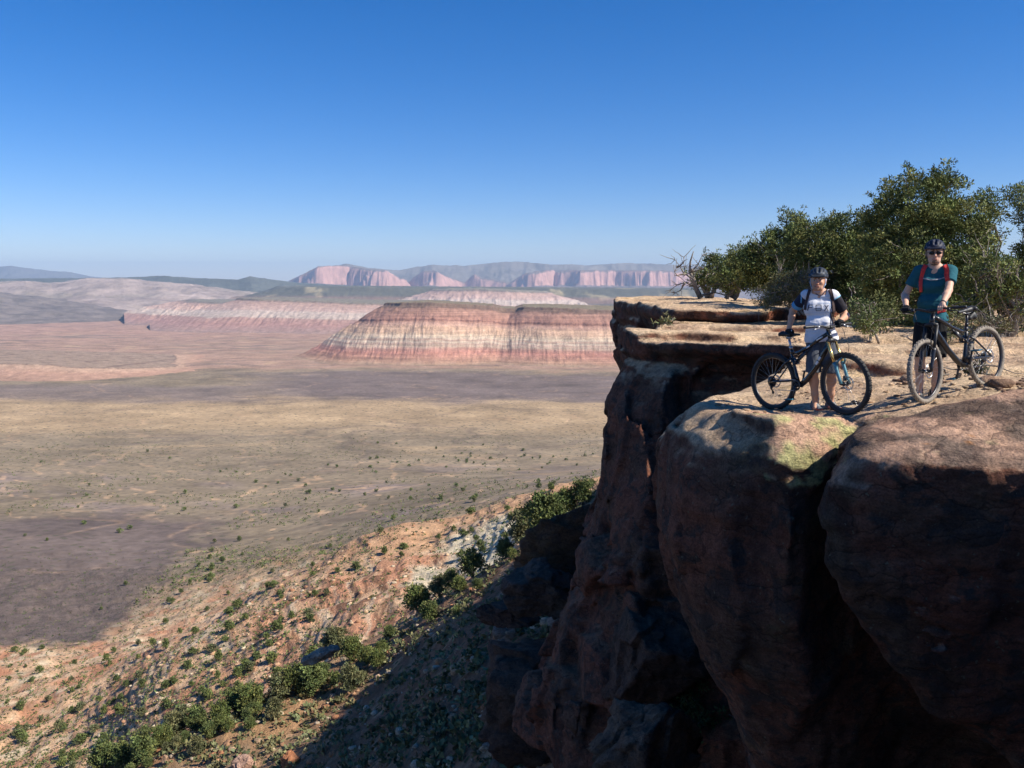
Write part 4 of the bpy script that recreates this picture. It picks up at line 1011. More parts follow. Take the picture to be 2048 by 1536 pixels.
if 'plants' not in SKIP:
    # -- big pinyon behind the riders
    b = G(1830, 668, 25.5)
    tree('pinyon_tree', 'tallest broad pinyon pine behind the rider in the teal shirt', 'tree', b,
         [lobe(1850, 420, 95, 70, 25.5, b), lobe(1800, 520, 90, 80, 25.0, b), lobe(1900, 500, 95, 90, 25.8, b), lobe(1945, 560, 75, 70, 25.5, b), lobe(1840, 600, 90, 60, 25, b), lobe(1770, 450, 45, 50, 25.5, b), lobe(1965, 425, 40, 42, 26, b)], 3, stems=5, twigs=130, trunk_r=.2)
    b = G(1690, 640, 29)
    tree('pinyon_tree', 'pinyon pine directly behind the rider in the white jersey, second tallest crown', 'tree', b,
         [lobe(1700, 480, 60, 55, 29, b), lobe(1650, 520, 75, 75, 29, b), lobe(1720, 540, 60, 80, 28.5, b), lobe(1610, 500, 45, 55, 29.5, b), lobe(1745, 600, 40, 50, 28, b)], 5, stems=4, twigs=90)
    b = G(1560, 600, 34)
    tree('pinyon_tree', 'dark pinyon left of the white-jersey rider, with spiky leading shoots', 'tree', b,
         [lobe(1585, 465, 38, 40, 34, b), lobe(1560, 520, 60, 60, 34, b), lobe(1510, 530, 45, 50, 34, b), lobe(1600, 560, 60, 40, 33.5, b)], 7, stems=4, twigs=60, tuft=.075)
    b = G(1470, 590, 38)
    tree('pinyon_tree', 'low dark pinyon next in the row toward the cliff edge', 'tree', b,
         [lobe(1490, 520, 35, 34, 38, b), lobe(1465, 550, 42, 36, 38, b), lobe(1520, 560, 40, 30, 37.5, b)], 9, stems=3, twigs=40, tuft=.08)
    b = G(1420, 588, 41)
    tree('juniper_bush', 'light green juniper bush nearest the dead snag at the left end of the row', 'bush', b,
         [lobe(1425, 530, 24, 22, 41, b), lobe(1408, 560, 30, 26, 41, b), lobe(1445, 565, 25, 24, 41, b)], 13, stems=3, twigs=30, tuft=.08, mat=M_leaf2)
    b = G(2065, 660, 27)
    tree('pinyon_tree', 'dark tree cut off by the right edge of the photo', 'tree', b,
         [lobe(2060, 400, 36, 45, 27, b), lobe(2075, 480, 40, 60, 27, b), lobe(2080, 570, 60, 60, 27, b)], 15, stems=3, twigs=60)
    b = G(2010, 680, 22.5)
    tree('pinyon_tree', 'drooping pinyon with open lower branches right of the teal-shirt rider', 'tree', b,
         [lobe(1985, 560, 55, 50, 22.5, b), lobe(2035, 590, 50, 60, 22.5, b), lobe(1960, 600, 40, 35, 22.5, b)], 17, stems=4, twigs=90, bare=.3)
    # -- bushes in front of the trees
    b = G(1745, 672, 19.5)
    tree('juniper_bush', 'low green juniper bush growing from the rock between the two riders', 'bush', b,
         [lobe(1735, 640, 38, 32, 19.5, b), lobe(1770, 625, 36, 30, 20, b), lobe(1715, 610, 25, 25, 20, b)], 19, tuft=.045, clump=.2, stems=3, twigs=30, trunk_r=.03, mat=M_leaf2)
    b = G(1600, 620, 27)
    tree('dry_bush', 'yellow-brown bush at the left elbow of the white-jersey rider', 'bush', b,
         [lobe(1590, 570, 42, 26, 27, b), lobe(1560, 590, 38, 16, 27, b), lobe(1545, 600, 25, 10, 27, b)], 21, tuft=.05, clump=.22, stems=3, twigs=70, trunk_r=.06, mat=M_sage, bare=.6)
    b = G(1330, 657, 22.6)
    tree('desert_grass', 'small tuft of yellow-green grass in the ledge of the cliff corner', 'plant', b,
         [lobe(1328, 648, 14, 7, 22.6, b)], 23, tuft=.10, clump=.09, stems=1, twigs=4, trunk_r=.01, mat=M_sage)
    b = G(1935, 770, 11.6)
    tree('desert_grass', 'dry sprig growing behind the pedals of the right bicycle', 'plant', b,
         [lobe(1940, 745, 26, 20, 11.6, b), lobe(1900, 758, 15, 10, 11.6, b)], 25, tuft=.05, clump=.07, dens=.5, stems=3, twigs=10, trunk_r=.005, mat=M_sage, bare=.5)
    b = G(1860, 690, 18.5)
    tree('dry_bush', 'pale twiggy bush right behind the handlebar of the right bicycle', 'bush', b,
         [lobe(1925, 650, 30, 22, 18.5, b), lobe(1890, 670, 30, 18, 18.5, b)], 27, tuft=.045, clump=.16, dens=1.0, stems=3, twigs=16, trunk_r=.03, mat=M_sage, bare=.1)
    b = G(2000, 672, 21)
    tree('dry_bush', 'grey-green scrubby bush under the drooping pinyon', 'bush', b, [lobe(1990, 650, 30, 16, 21, b), lobe(2035, 655, 20, 14, 21, b)], 29, tuft=.04, clump=.14, dens=.8, stems=3, twigs=20, trunk_r=.03, mat=M_sage, bare=.3)
    b = G(1415, 1500, 17.5)
    tree('juniper_tree', 'big dark juniper in deep shade under the overhanging rock nose', 'tree', b,
         [lobe(1430, 1400, 80, 90, 17.5, b), lobe(1360, 1440, 60, 60, 17, b), lobe(1470, 1470, 60, 60, 17.5, b), lobe(1400, 1330, 45, 50, 17.8, b)], 33, stems=3, twigs=40, clump=.2, dens=.8, mat=M_leaf2)
    # -- dead snag
    rs = np.random.RandomState(4); b = np.array(G(1402, 592, 38.5)); root = empty('dead_tree', tuple(b)); tag(root, 'bleached dead snag with bare crooked branches leaning over the cliff edge', 'dead tree')
    T = TubeSet(); sc = 38.5 / FPX
    def q(px, py): return np.array([(px - 1402) * sc, rs.normal() * .25, (592 - py) * sc])
    main = [q(1402, 596), q(1392, 575), q(1385, 560), q(1380, 545), q(1378, 525), q(1381, 505)]
    T.tube(np.array(main), np.linspace(.13, .02, 6), 7)
    L2 = [[q(1402, 590), q(1430, 585), q(1450, 590), q(1470, 592)], [q(1390, 572), q(1370, 565), q(1355, 570), q(1342, 580)], [q(1386, 560), q(1368, 548), q(1358, 535), q(1352, 520)], [q(1381, 548), q(1395, 530), q(1400, 512)],
          [q(1370, 550), q(1355, 552), q(1346, 545)], [q(1358, 535), q(1366, 525), q(1370, 515)], [q(1380, 540), q(1390, 545), q(1402, 538)], [q(1368, 566), q(1362, 580), q(1350, 586)]]
    for l in L2:
        T.tube(wobble(l[0], l[1], 4, .02, rs).tolist() + [l[k] for k in range(2, len(l))], np.linspace(.06, .012, 4 + len(l) - 2), 5)
        for k in range(7):
            a = l[rs.randint(1, len(l))]; T.tube(wobble(a, a + rs.normal(size=3) * np.array([.3, .2, .28]) + [0, 0, .1], 5, .03, rs), np.linspace(.018, .005, 5), 4, cap=False)
    T.build('trunk', M_bark, root)
    log('near trees')

    # ---------------------------------------------- junipers on the slopes: a few shared shapes
    def juniper_shape(seed, h=1.0, nclump=46, per=34, size=.055):
        mt_ = [M_leaf2, M_leaf, M_leaf2, M_leaf3, M_leaf][seed % 5]
        rs = np.random.RandomState(seed)
        d = rs.normal(size=(nclump, 3)); d /= np.linalg.norm(d, axis=1)[:, None]; r = rs.rand(nclump) ** .4
        c = d * r[:, None] * np.array([.42, .42, .42]) + [0, 0, .52]; c[:, 2] = np.maximum(c[:, 2], .12)
        c[:, :2] *= (1.15 - .45 * c[:, 2:3])
        rad = .10 + .09 * rs.rand(nclump)
        v, f, col = leaf_cloud(c, rad, np.full(nclump, per), rs, size, asp=1.6)
        crown = np_mesh('crown', v, f, mt_, smooth=False, attrs={'Col': col}, link=False)
        T = TubeSet()
        for k in range(3): T.tube(wobble([rs.normal() * .03, rs.normal() * .03, -.08], c[rs.randint(nclump)], 6, .02, rs), np.linspace(.04, .01, 6), 5)
        tr = T.build('trunk', M_bark, link=False)
        return crown, tr
    SH_BIG = [juniper_shape(100 + k, nclump=70, per=60, size=.045) for k in range(5)]
    SH_MID = [juniper_shape(200 + k, nclump=34, per=26, size=.085) for k in range(5)]
    SH_FAR = [juniper_shape(300 + k, nclump=16, per=12, size=.16) for k in range(4)]
    def place(name, shape, loc, s, rz, label, cat, group, parts=True, sq=1.0):
        r = empty(name, loc, rz) if parts else None
        if parts:
            for nm, me in (('crown', shape[0]), ('trunk', shape[1])):
                o_ = bpy.data.objects.new(nm, me); COL.objects.link(o_); o_.parent = r
            r.scale = (s, s, s * sq); tag(r, label, cat, group); return r
        o_ = bpy.data.objects.new(name, shape[0]); COL.objects.link(o_); o_.location = loc; o_.rotation_euler = (0, 0, rz); o_.scale = (s * (.75 + .5 * random.random()), s * (.75 + .5 * random.random()), s * sq * (.8 + .45 * random.random())); tag(o_, label, cat, group); return o_
    def hit(px, py, D0=20, D1=3000):
        """where the ray through a photo pixel meets the terrain (first hit)"""
        Ds = np.exp(np.linspace(math.log(D0), math.log(D1), 900)); a = (px - 1024) / FPX; b = (768 - py) / FPX; dy = CT + b * ST
        x = a * Ds / dy; z = (-ST + b * CT) * Ds / dy; tz = terr_z(x.astype(np.float32), Ds.astype(np.float32))
        k = np.nonzero(z < tz)[0]
        if len(k) == 0: return None
        k = k[0]; return (float(x[k]), float(Ds[k]), float(tz[k]))
    # the row along the crest of the near spur: px, py of the foot, height in px
    ROW = [(1165,1010,50),(1130,1030,55),(1085,1075,82),(1045,1090,70),(1000,1110,60),(975,1130,62),(945,1155,55),(905,1180,40),(880,1195,45),(835,1225,62),(800,1240,60),(775,1258,52),(725,1285,48),(672,1315,62),(705,1322,50),(622,1385,66),(590,1385,60),(645,1375,45),(560,1400,55),(500,1425,66),(470,1430,55),(440,1450,45),(395,1465,55),(350,1480,62),(325,1495,50),(285,1525,58),(245,1535,52),(205,1545,60),(700,1380,52),(735,1330,40),(860,1245,45),(1020,1085,60),(1105,1058,60)]
    rs = np.random.RandomState(77)
    for i, (px, py, hp) in enumerate(ROW):
        h_ = hit(px, py, 30, 130)
        if h_ is None: continue
        s = hp / FPX * h_[1] * 1.12
        lb = 'bushy green juniper in the sunlit row along the crest of the near slope'
        place('juniper_tree', SH_BIG[i % 5], h_, s, rs.rand() * 6.28, lb, 'tree', 'junipers along the crest of the near slope', sq=.9 + .2 * rs.rand())
    RL = np.array([(1175, 1012), (1085, 1078), (1000, 1122), (945, 1158), (880, 1205), (800, 1250), (700, 1322), (620, 1372), (560, 1412), (460, 1448), (350, 1492), (200, 1552)], float)
    for i in range(34):
        t_ = rs.rand() * 11; k_ = int(t_); q_ = RL[k_] * (1 - t_ + k_) + RL[min(k_ + 1, 11)] * (t_ - k_); dn = abs(rs.normal()) * 22
        h_ = hit(q_[0] + dn * .5, q_[1] + dn, 30, 130)
        if h_ is None: continue
        place('juniper_tree', SH_BIG[i % 5], h_, rs.uniform(24, 44) / FPX * h_[1], rs.rand() * 6.28, 'bushy green juniper in the sunlit row along the crest of the near slope', 'tree', 'junipers along the crest of the near slope', sq=.8 + .3 * rs.rand())
    # scattered on the banded hillside
    cnt = 0
    for i in range(1400):
        if cnt >= 170: break
        px = rs.uniform(-30, 1190); py = rs.uniform(960, 1560)
        wgt = 1.0 if (py > 1290 or (px > 330 and py > 1080) or (py > 940 + (1190 - px) * .35)) else 0.12
        if px < 330 - (py - 1180) * 1.0 and py < 1290: wgt = 0.05
        if px > 480 and 1120 < py and px + (py - 1120) * 1.1 > 760: wgt = .12     # bare red face
        if rs.rand() > wgt: continue
        h_ = hit(px, py, 160, 2000)
        if h_ is None or h_[1] < 200: continue
        if hit(px, py, 30, 150) is not None: continue
        s = rs.uniform(2.8, 5.6) * (1 if h_[1] < 700 else 1.25)
        place('juniper_tree', SH_MID[i % 5], h_, s, rs.rand() * 6.28, 'dark juniper scattered over the red and tan hillside below the cliff' if h_[1] < 720 else 'small dark juniper dotted on the near edge of the valley flats', 'tree',
              'junipers scattered on the hillside' if h_[1] < 720 else 'junipers on the near valley flats', parts=False, sq=.85)
        cnt += 1
    n1 = cnt; cnt = 0
    for i in range(2000):
        if cnt >= 90: break
        cl = rs.randint(4)
        px, py = [(rs.normal(820, 120), rs.normal(925, 14)), (rs.normal(1060, 90), rs.normal(915, 10)), (rs.normal(700, 260), rs.normal(975, 30)), (rs.uniform(0, 1180), rs.uniform(900, 1080))][cl]
        if px < 0 or px > 1195: continue
        h_ = hit(px, py, 160, 2600)
        if h_ is None or h_[1] < 620 or hit(px, py, 30, 150) is not None: continue
        place('juniper_tree', SH_FAR[i % 4], h_, rs.uniform(5, 8.5), rs.rand() * 6.28, 'tiny dark juniper far out on the grey-green valley floor', 'tree', 'junipers far out on the valley floor', parts=False, sq=.8)
        cnt += 1
    log('junipers', n1, cnt)
    # low scrub: uncountable
    def scrub(name, n, area, size, mat, seed, blades=9, dmin=20, dmax=3000, reject=None):
        rs = np.random.RandomState(seed); px = rs.uniform(area[0], area[2], n); py = rs.uniform(area[1], area[3], n)
        # march all rays together on a coarse set of distances
        Ds = np.exp(np.linspace(math.log(dmin), math.log(dmax), 420)).astype(np.float32)
        a = (px - 1024) / FPX; b = (768 - py) / FPX; dy = CT + b * ST
        x = (a / dy)[:, None] * Ds; z = ((-ST + b * CT) / dy)[:, None] * Ds
        tz = np.stack([terr_z(x[k], Ds) for k in range(0)]) if False else terr_q(x / Ds[None, :], np.log(Ds)[None, :] + 0 * x) * Ds[None, :]
        below = z < tz; k = below.argmax(1); ok = below.any(1); ii = np.arange(n)
        X_, D_ = x[ii, k], Ds[k]; ok &= (D_ > dmin * 1.02)
        if reject is not None: ok &= ~reject(px, py, X_, D_)
        X_, D_ = X_[ok], D_[ok]; Z_ = terr_z(X_, D_)
        m = len(X_); s = size * (0.5 + rs.rand(m)) 
        v, f, c = leaf_cloud(np.stack([X_, D_, Z_ + s * .25], 1), s * .5, np.full(m, blades), rs, 1.0, flat=.6, asp=1.4)
        # scale tuft size per plant
        vv = v.reshape(-1, 4, 3); mid = vv[:, 0:1] * .5 + vv[:, 1:2] * .5; sc_ = np.repeat(s * .34, blades)[:, None, None]; vv = mid + (vv - mid) * sc_
        o_ = np_mesh(name, vv.reshape(-1, 3), f, mat, smooth=False, attrs={'Col': c}); tag(o_, kind='stuff'); return m
    a_ = scrub('sagebrush', 3600, (150, 1000, 1330, 1540), .62, M_sage, 1, blades=16, dmin=22, dmax=125)
    b_ = scrub('scrub', 15000, (-40, 960, 1195, 1560), 1.5, M_leaf2, 2, blades=7, dmin=165, dmax=900, reject=lambda px, py, x, D: (D < 200) | ((px < 330 - (py - 1180) * 1.0) & (py < 1290) & (np.abs(np.sin(px * 99.)) < .85)) | ((px > 480) & (px + (py - 1120) * 1.1 > 760) & (np.abs(np.sin(px * 77.)) < .7)))
    c_ = scrub('low_brush', 15000, (-60, 860, 1200, 1320), 2.9, M_leaf2, 3, blades=6, dmin=560, dmax=3000, reject=lambda px, py, x, D: (D < 640) | (fbm(xyz(x / 160, D / 220), 3, 55) < -.02) | ((px < 300 - (py - 1180) * 1.0) & (py > 1030)))
    log('scrub', a_, b_, c_)

# ============================================================ loose rock
def boulder_mesh(seed, n=18, sharp=.5, flat=.7):
    u = np.linspace(0, math.pi, n); t = np.linspace(0, 2 * math.pi, 2 * n + 1)[:-1]
    U, T_ = np.meshgrid(u, t, indexing='ij')
    p = np.stack([np.sin(U) * np.cos(T_), np.sin(U) * np.sin(T_), np.cos(U)], -1).reshape(-1, 3)
    rs = np.random.RandomState(seed)
    # cut by random planes: angular block
    r = np.ones(len(p))
    for k in range(11):
        d = rs.normal(size=3); d /= np.linalg.norm(d); h = rs.uniform(.55, .9); q = p @ d
        r = np.minimum(r, np.where(q > .05, h / np.maximum(q, .05), 9))
    v = p * r[:, None]; v = v * (1 + .07 * fbm(p * 2.2 + seed, 4, seed % 40))[:, None]
    v[:, 2] *= flat
    m = 2 * n; idx = np.arange(n * m).reshape(n, m)
    f = np.stack([idx[:-1, :], idx[1:, :], np.roll(idx, -1, 1)[1:, :], np.roll(idx, -1, 1)[:-1, :]], -1).reshape(-1, 4)
    return v, f
def block(name, label, loc, size, rot, seed, col, group=None, cat='boulder', flat=.7):
    v, f = boulder_mesh(seed, 60, flat=flat); v = v * np.array(size)
    v = v * (1 + .22 * facets(v / (max(size) * .5), seed % 30, .8) + .07 * facets(v / (max(size) * .2), seed % 20, .8))[:, None]
    p = v + np.array(loc); n = vnormals(v.astype(np.float32), f)
    c, al = rock_colour(p.astype(np.float32), n); c = c * .25 + .75 * np.array(col) * (1 + .25 * fbm(p / (max(size) * .4), 4, 9))[:, None]
    o = np_mesh(name, v, f, M_rock, attrs={'Col': np.concatenate([np.clip(c, .02, .9), al[:, None] * .7], 1)})
    o.location = loc; o.rotation_euler = rot; tag(o, label, cat, group); return o
if 'rocks' not in SKIP:
    def onterr(px, py, D0=20, D1=150):
        h_ = hit(px, py, D0, D1); return h_ or G(px, py, 40)
    l = onterr(492, 1536); block('boulder', 'pale pink boulder on the sunlit slope at the bottom of the photo', (l[0], l[1], l[2] + .3), (1.15, .9, 1.0), (0.2, .3, .5), 61, (.66, .45, .36))
    l = onterr(582, 1532); block('boulder', 'rust-orange boulder just left of the cliff shadow at the bottom', (l[0], l[1], l[2] + .3), (.95, .8, 1.1), (0.1, .4, 1.5), 62, (.55, .25, .13))
    l = onterr(640, 1322); block('boulder', 'light grey slab beside the juniper row on the crest', (l[0], l[1], l[2] + .3), (1.0, .5, .45), (0.0, -.35, .2), 63, (.60, .50, .40))
    l = onterr(330, 1530); block('boulder', 'thin upright brown stone low on the slope among junipers', (l[0], l[1], l[2] + .2), (.4, .35, 1.1), (0.1, .1, .5), 64, (.50, .36, .25))
    l = onterr(1165, 1300, 20, 150)
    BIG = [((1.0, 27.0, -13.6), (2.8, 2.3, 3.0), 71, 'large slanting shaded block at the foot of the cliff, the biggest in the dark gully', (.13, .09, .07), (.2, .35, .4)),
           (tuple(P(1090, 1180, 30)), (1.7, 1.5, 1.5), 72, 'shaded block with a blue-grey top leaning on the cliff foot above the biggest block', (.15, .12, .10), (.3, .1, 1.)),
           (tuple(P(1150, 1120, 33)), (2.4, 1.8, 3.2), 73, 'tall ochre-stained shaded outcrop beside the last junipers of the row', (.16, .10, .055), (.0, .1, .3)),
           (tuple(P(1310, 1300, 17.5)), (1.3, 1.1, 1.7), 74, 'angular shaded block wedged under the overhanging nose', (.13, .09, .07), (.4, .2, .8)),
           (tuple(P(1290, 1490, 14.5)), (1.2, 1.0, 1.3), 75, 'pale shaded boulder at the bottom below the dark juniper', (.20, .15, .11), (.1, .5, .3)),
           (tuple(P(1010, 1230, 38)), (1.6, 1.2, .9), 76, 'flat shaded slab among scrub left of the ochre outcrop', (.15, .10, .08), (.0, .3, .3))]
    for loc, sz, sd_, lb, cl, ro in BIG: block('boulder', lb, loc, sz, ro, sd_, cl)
    for k, (px, py) in enumerate([(985, 1478), (997, 1490), (972, 1495)]):
        l = onterr(px, py, 20, 80); block('rock', 'whitish stone in the little cluster lying in the shaded gully', (l[0], l[1], l[2] + .12), (.38 - .07 * k, .3, .36), (k, .4 * k, .3), 80 + k, (.62, .60, .56), 'white stones in the gully', 'stone')
    # gravel and stones spread over the slopes
    def stones(name, n, area, size, seed, dmin, dmax, cols):
        rs = np.random.RandomState(seed); px = rs.uniform(area[0], area[2], n); py = rs.uniform(area[1], area[3], n)
        Ds = np.exp(np.linspace(math.log(dmin), math.log(dmax), 420)).astype(np.float32)
        a = (px - 1024) / FPX; b = (768 - py) / FPX; dy = CT + b * ST
        x = (a / dy)[:, None] * Ds; z = ((-ST + b * CT) / dy)[:, None] * Ds
        tz = terr_q(x / Ds[None, :], np.log(Ds)[None, :] + 0 * x) * Ds[None, :]
        below = z < tz; k = below.argmax(1); ok = below.any(1) & (k > 3); ii = np.arange(n); X_, D_ = x[ii, k][ok], Ds[k][ok]; Z_ = terr_z(X_, D_); m = len(X_)
        bases = [boulder_mesh(900 + q, 5) for q in range(6)]
        V_, F_, C_ = [], [], []; off = 0
        for i in range(m):
            v, f = bases[i % 6]; s = size * (0.35 + rs.rand() ** 3 * 1.9); an = rs.rand() * 6.28; R_ = np.array([[math.cos(an), -math.sin(an), 0], [math.sin(an), math.cos(an), 0], [0, 0, 1]])
            V_.append(v @ R_.T * s * np.array([1, .8, .9]) + [X_[i], D_[i], Z_[i] + s * .15]); F_.append(f + off); off += len(v)
            C_.append(np.tile(np.append(np.array(cols[rs.randint(len(cols))]) * (.8 + .4 * rs.rand()), .2), (len(v), 1)))
        o_ = np_mesh(name, np.concatenate(V_), np.concatenate(F_), M_rock, attrs={'Col': np.clip(np.concatenate(C_), .02, .9)}, smooth=False); tag(o_, kind='stuff')
    stones('loose_stones', 2400, (150, 1000, 1330, 1540), .24, 5, 22, 125, [(.55, .33, .2), (.62, .44, .3), (.5, .25, .14), (.66, .55, .42)])
    stones('scree', 2600, (200, 960, 1195, 1500), .8, 6, 170, 560, [(.62, .40, .25), (.7, .5, .33), (.5, .28, .17), (.72, .62, .46)])
    stones('rubble', 900, (1000, 1100, 1500, 1560), .55, 8, 14, 60, [(.24, .18, .14), (.3, .24, .2), (.2, .13, .1)])
    log('stones')
# ============================================================ helpers for riders and bicycles
from mathutils.bvhtree import BVHTree
def A3(*a): return np.array(a, float)
def unit(v): v = np.asarray(v, float); return v / (np.linalg.norm(v) + 1e-12)
class Body(Vol):
    def __init__(s, lo, hi, h):
        super().__init__(lo, hi, h); s.d = np.full(s.n, 1.0, np.float32)
    def _box(s, lo, hi):
        a = np.clip(np.floor((np.array(lo) - s.lo) / s.h).astype(int), 0, s.n - 1); b = np.clip(np.ceil((np.array(hi) - s.lo) / s.h).astype(int) + 1, 1, s.n)
        sl_ = tuple(slice(a[i], b[i]) for i in range(3))
        return sl_, s.x[sl_[0]][:, None, None], s.y[sl_[1]][None, :, None], s.z[sl_[2]][None, None, :]
    def _mix(s, sl_, dd, k, sub=False):
        cur = s.d[sl_]
        if sub: s.d[sl_] = s.smax(cur, -dd, max(k, 1e-4)) if k else np.maximum(cur, -dd)
        elif k:
            h = np.clip(0.5 + 0.5 * (cur - dd) / k, 0, 1); s.d[sl_] = cur * (1 - h) + dd * h - k * h * (1 - h)
        else: s.d[sl_] = np.minimum(cur, dd)
    def cap(s, a, b, ra, rb=None, k=.02, sub=False):
        rb = ra if rb is None else rb; a = np.asarray(a, float); b = np.asarray(b, float); m = max(ra, rb) + k * 1.5 + .03
        sl_, x, y, z = s._box(np.minimum(a, b) - m, np.maximum(a, b) + m)
        e = b - a; L = e @ e + 1e-12
        t = np.clip(((x - a[0]) * e[0] + (y - a[1]) * e[1] + (z - a[2]) * e[2]) / L, 0, 1)
        dd = np.sqrt((x - a[0] - t * e[0]) ** 2 + (y - a[1] - t * e[1]) ** 2 + (z - a[2] - t * e[2]) ** 2) - (ra * (1 - t) + rb * t)
        s._mix(sl_, dd.astype(np.float32), k, sub)
    def ell(s, c, r, k=.02, sub=False, rz=0.0):
        c = np.asarray(c, float); r = np.asarray(r, float); m = max(r) + k * 1.5 + .03
        sl_, x, y, z = s._box(c - m, c + m); X_, Y_, Z_ = x - c[0], y - c[1], z - c[2]
        if rz: X_, Y_ = X_ * math.cos(rz) + Y_ * math.sin(rz), -X_ * math.sin(rz) + Y_ * math.cos(rz)
        k0 = np.sqrt((X_ / r[0]) ** 2 + (Y_ / r[1]) ** 2 + (Z_ / r[2]) ** 2); k1 = np.sqrt((X_ / r[0] ** 2) ** 2 + (Y_ / r[1] ** 2) ** 2 + (Z_ / r[2] ** 2) ** 2) + 1e-9
        s._mix(sl_, (k0 * (k0 - 1) / k1).astype(np.float32), k, sub)
    def chain(s, pts, rads, k=.02):
        for i in range(len(pts) - 1): s.cap(pts[i], pts[i + 1], rads[i], rads[i + 1], k)
    def plane(s, p, n):      # keep the side opposite to n
        n = unit(n); dd = (s.x - p[0])[:, None, None] * n[0] + (s.y - p[1])[None, :, None] * n[1] + (s.z - p[2])[None, None, :] * n[2]
        s.d = np.maximum(s.d, dd.astype(np.float32))
    def wrinkle(s, amp, sc, seed, aniso=(1, 1, 1)):
        idx = s.near(s.d, amp * 2 + .02); p = s.pts(idx); s.d.ravel()[idx] += amp * fbm(p / (np.array(sc) * np.array(aniso)), 3, seed)
    def out(s, name, mat, colfn=None, parent=None):
        v, q = s.mesh(s.d); at = None
        if colfn is not None:
            n = vnormals(v, q); c = colfn(v, n); at = {'Col': c}
        return np_mesh(name, v, q, mat, attrs=at, parent=parent)
    def mesh(s, d):
        g = openvdb.FloatGrid(1.0); e = d.copy(); h = s.h
        for ax in range(3):
            i0 = [slice(None)] * 3; i0[ax] = 0; i1 = [slice(None)] * 3; i1[ax] = -1
            e[tuple(i0)] = np.maximum(e[tuple(i0)], .5 * h); e[tuple(i1)] = np.maximum(e[tuple(i1)], .5 * h)
        e = np.clip(e, -6 * h, 6 * h); g = openvdb.FloatGrid(float(6 * h)); g.copyFromArray(np.ascontiguousarray(e, dtype=np.float32))
        v, q = g.convertToQuads(0.0); return (v * h + s.lo).astype(np.float32), q.astype(np.int32)

def mat_attr(name, rough=.8, spec=.3, bump=0.0, sc=200., sss=0.0, coat=0.0):
    m, nt, b = new_mat(name); at = N(nt, 'ShaderNodeAttribute', attribute_name='Col'); tc = N(nt, 'ShaderNodeTexCoord')
    n = N(nt, 'ShaderNodeTexNoise', {'Vector': tc.outputs['Object'], 'Scale': sc, 'Detail': 3.0}); r = ramp(nt, n.outputs[0], [(.3, .90), (.7, 1.04)])
    c = mixc(nt, 1.0, at.outputs['Color'], r.outputs[0], 'MULTIPLY'); nt.links.new(c, b.inputs['Base Color'])
    b.inputs['Roughness'].default_value = rough; b.inputs['Specular IOR Level'].default_value = spec
    if sss: b.inputs['Subsurface Weight'].default_value = sss; b.inputs['Subsurface Radius'].default_value = (.012, .005, .003)
    if coat: b.inputs['Coat Weight'].default_value = coat
    if bump:
        bp = N(nt, 'ShaderNodeBump', {'Height': n.outputs[0], 'Strength': bump, 'Distance': .004}); nt.links.new(bp.outputs[0], b.inputs['Normal'])
    return m
M_skin = mat_attr('skin', .55, .4, .15, 90.); M_cloth = mat_attr('cloth', .85, .2, .3, 260.); M_shell = mat_attr('helmet_shell', .55, .25)
M_black = pbr('black_plastic', (.018, .018, .02), .5); M_alloy = pbr('grey_alloy', (.42, .42, .44), .35, .9); M_dark = pbr('dark_alloy', (.05, .05, .055), .35, .6)
M_rubber_clean = pbr('black_tyre_rubber', (.022, .022, .023), .75, var=.3, bump=.3, scale=60); M_rubber_dusty = pbr('dusty_tyre_rubber', (.23, .20, .165), .9, var=.3, bump=.3, scale=25)
M_frame1 = pbr('black_frame_paint', (.012, .012, .014), .22, .1, coat=.5); M_frame2 = pbr('grey_black_frame_paint', (.022, .022, .024), .28, .3, coat=.4)
M_gold = pbr('gold_stanchion', (.80, .55, .20), .25, .8); M_teal = pbr('teal_fork_paint', (.09, .23, .28), .35, .2); M_steel = pbr('brushed_steel', (.5, .5, .5), .3, 1.0); M_white = pbr('white_paint', (.78, .78, .76), .5)
M_bluepedal = pbr('blue_anodised_metal', (.03, .13, .19), .35, .7); M_red = pbr('red_nylon', (.62, .035, .03), .7, bump=.2, scale=150); M_brownstrap = pbr('dark_brown_webbing', (.055, .03, .028), .8, bump=.2, scale=150); M_navy = pbr('navy_webbing', (.02, .03, .06), .8, bump=.2, scale=150)
M_ink = pbr('dark_print', (.03, .035, .07), .7); M_paleblue = pbr('pale_blue_print', (.35, .50, .72), .7); M_reflect = pbr('pale_reflective_print', (.75, .75, .75), .5); M_lens = pbr('dark_lens', (.01, .01, .012), .08, .2); M_greybelt = pbr('grey_webbing', (.28, .3, .32), .8)

def box_mesh(c, s, rot=None):
    v = np.array([(x, y, z) for x in (-1, 1) for y in (-1, 1) for z in (-1, 1)], float) * np.array(s) / 2
    if rot is not None: v = v @ np.array(rot).T
    return v + np.array(c), np.array([(0, 1, 3, 2), (4, 6, 7, 5), (0, 4, 5, 1), (2, 3, 7, 6), (0, 2, 6, 4), (1, 5, 7, 3)])
def disc_ring(c, ax, r0, r1, w, k=40):
    """annular plate, axis ax"""
    ax = unit(ax); u = unit(np.cross(ax, [0.31, .22, .93])); t = np.cross(ax, u); an = np.arange(k) * 2 * math.pi / k
    d = np.cos(an)[:, None] * u + np.sin(an)[:, None] * t; c = np.asarray(c, float)
    V_ = np.concatenate([c + d * r1 + ax * w / 2, c + d * r1 - ax * w / 2, c + d * r0 - ax * w / 2, c + d * r0 + ax * w / 2]); j = np.arange(k); j2 = (j + 1) % k
    F_ = np.concatenate([np.stack([a * k + j, b_ * k + j, b_ * k + j2, a * k + j2], -1) for a, b_ in ((0, 1), (1, 2), (2, 3), (3, 0))]); return V_, F_
